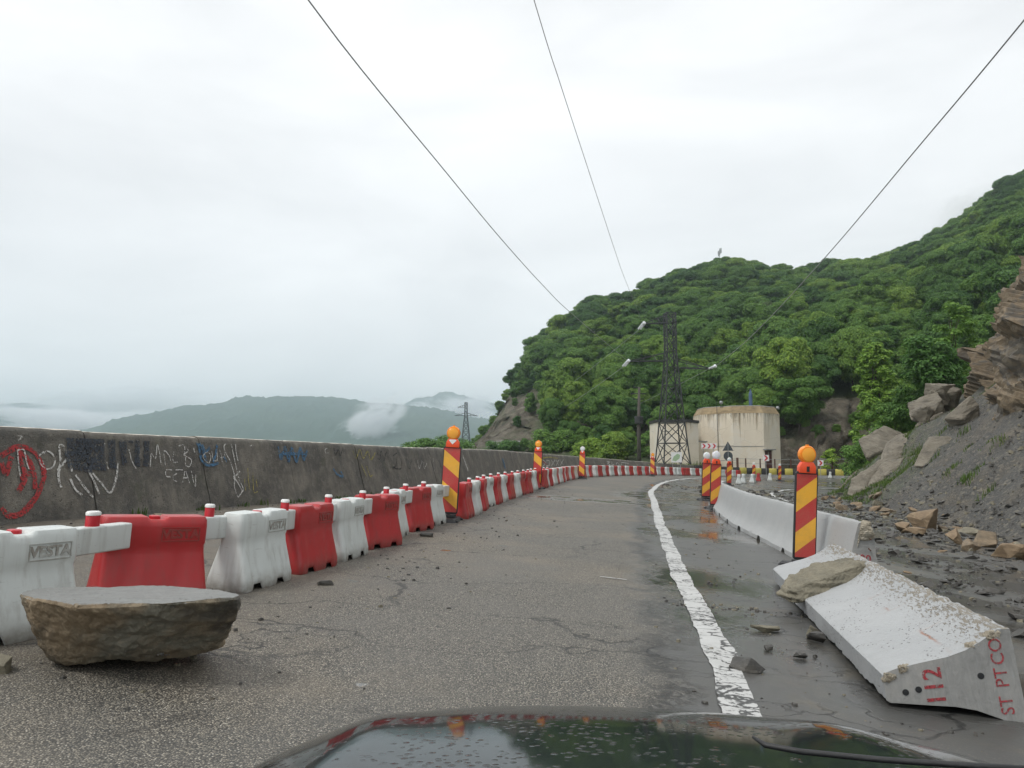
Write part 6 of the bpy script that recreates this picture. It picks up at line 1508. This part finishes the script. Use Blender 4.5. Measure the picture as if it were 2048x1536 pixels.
# yellow and black kerb blocks
kx = [(19.5, 84.2), (24.2, 86.6), (29, 87.3), (34, 86.2), (39, 83.8), (44, 80.5)]
KX, KT, KS = smooth_path(kx, .86)
kt = empty('striped_kerb', Matrix.Translation((29, 87.3, gz(29, 87.3))), 'low roadside parapet painted in yellow and black blocks before the building', 'kerb')
for k in range(len(KX) - 1):
    x, y = KX[k]; a = math.atan2(KT[k][1], KT[k][0]); m_ = Matrix.Translation((x, y, gz(x, y))) @ Matrix.Rotation(a, 4, 'Z')
    o = MB().box((-.42, -.16, .30), (.42, .2, .98)).build('painted_block', M['kerbyellow' if k % 2 else 'kerbblack']); bevel_mesh(o.data, .03, 1); o.parent = kt; o.matrix_world = m_
    o = MB().box((-.43, -.3, -.2), (.43, .3, .30)).build('base_block', M['rawconcrete']); o.parent = kt; o.matrix_world = m_
def fence(label, pts, h, n):
    X, T, S = smooth_path(pts, .1); t = empty('wire_fence', Matrix.Translation((*pts[0], gz(*pts[0]))), label, 'fence'); B = Vector((*pts[0], gz(*pts[0]))); top = []
    for k in np.linspace(0, len(X) - 1, n):
        x, y = X[int(k)]; p = Vector((x, y, gz(x, y))) - B; MB().bar(p, p + Vector((0, 0, h)), .12).build('post', M['rust'], t); top.append(p)
    for f in (.45, .72, .97): MB().tube([p + Vector((0, 0, h * f)) for p in top], .018, 4).build('wire', M['galv'], t)
fence('rusty post fence in front of the building door', [(24.2, 88.2), (28, 88.8), (32.5, 88.2)], 2.0, 6)
fence('rusty post fence along the kerb below the rock cut', [(33.6, 88), (38, 86), (43.5, 82.4)], 2.1, 9)
t = empty('road_gate', Matrix.Translation((21.3, 87, .4)), 'low rusty barrier gate between sign pole and fence', 'gate')
MB().bar((0, 0, 0), (0, 0, 1.3), .1).build('post', M['rust'], t); MB().bar((3.3, .6, 0), (3.3, .6, 1.6), .2).build('post', M['rust'], t); MB().bar((0, 0, 1.2), (3.3, .6, 1.35), .06).build('rail', M['galv'], t)

# ------------------------------------------------------------------ bonnet of the car we look out of
car = empty('car', Matrix.Translation((0, 1.2, gz(0, 1.2))), 'wet dark car bonnet along the bottom edge of the picture', 'car')
edge = [(-.62, .62), (-.56, 1.15), (-.505, 1.50), (-.42, 1.72), (-.30, 1.86), (-.16, 1.93), (0, 1.955), (.2, 1.945), (.42, 1.90), (.62, 1.80), (.80, 1.64), (.92, 1.42), (.98, 1.1), (1.0, .62)]
X, T, S = smooth_path(edge, .03); c0 = np.array([.16, .45]); V = []; nr = 26; n = len(X)
for k in range(nr + 1):
    f = 1 - (k / nr) ** 1.0
    for p in X:
        q = c0 + (p - c0) * (1 - f if False else (k / nr)); rr_ = k / nr
        z = 1.112 - .07 * rr_ ** 2 - .055 * max(0, q[1] - .6) - .11 * rr_ ** 9 + .012 * math.exp(-((abs(q[0] - .16) - .42) / .06) ** 2) * (1 - rr_ ** 6)
        V.append((q[0], q[1], z))
F = []
for k in range(nr):
    for j in range(n - 1): F.append((k * n + j, k * n + j + 1, (k + 1) * n + j + 1, (k + 1) * n + j))
# turned down front lip
base = len(V)
for p in X:
    q = c0 + (p - c0) * 1.02; V.append((q[0], q[1], .62))
for j in range(n - 1): F.append((nr * n + j, nr * n + j + 1, base + j + 1, base + j))
me = mesh('bonnet', V, F, True, [M['car']]); bm = bmesh.new(); bm.from_mesh(me); bmesh.ops.remove_doubles(bm, verts=bm.verts, dist=1e-5); bmesh.ops.recalc_face_normals(bm, faces=bm.faces); bm.to_mesh(me); bm.free(); autosmooth(me, 50)
o = link('bonnet', me); o.parent = car; o.matrix_parent_inverse = Matrix.Translation(car.location).inverted()
wp = [P_(1506, 1474, .95), P_(1530, 1490, .93), P_(1600, 1503, .92), P_(1760, 1519, .90), P_(1920, 1530, .88), P_(2100, 1540, .86)]
o = MB().tube(wp, .0032, 6, 0, [.5, 1, 1, 1, 1, 1]).build('wiper_blade', M['rubber'], None, True); o.parent = car; o.matrix_parent_inverse = Matrix.Translation(car.location).inverted()
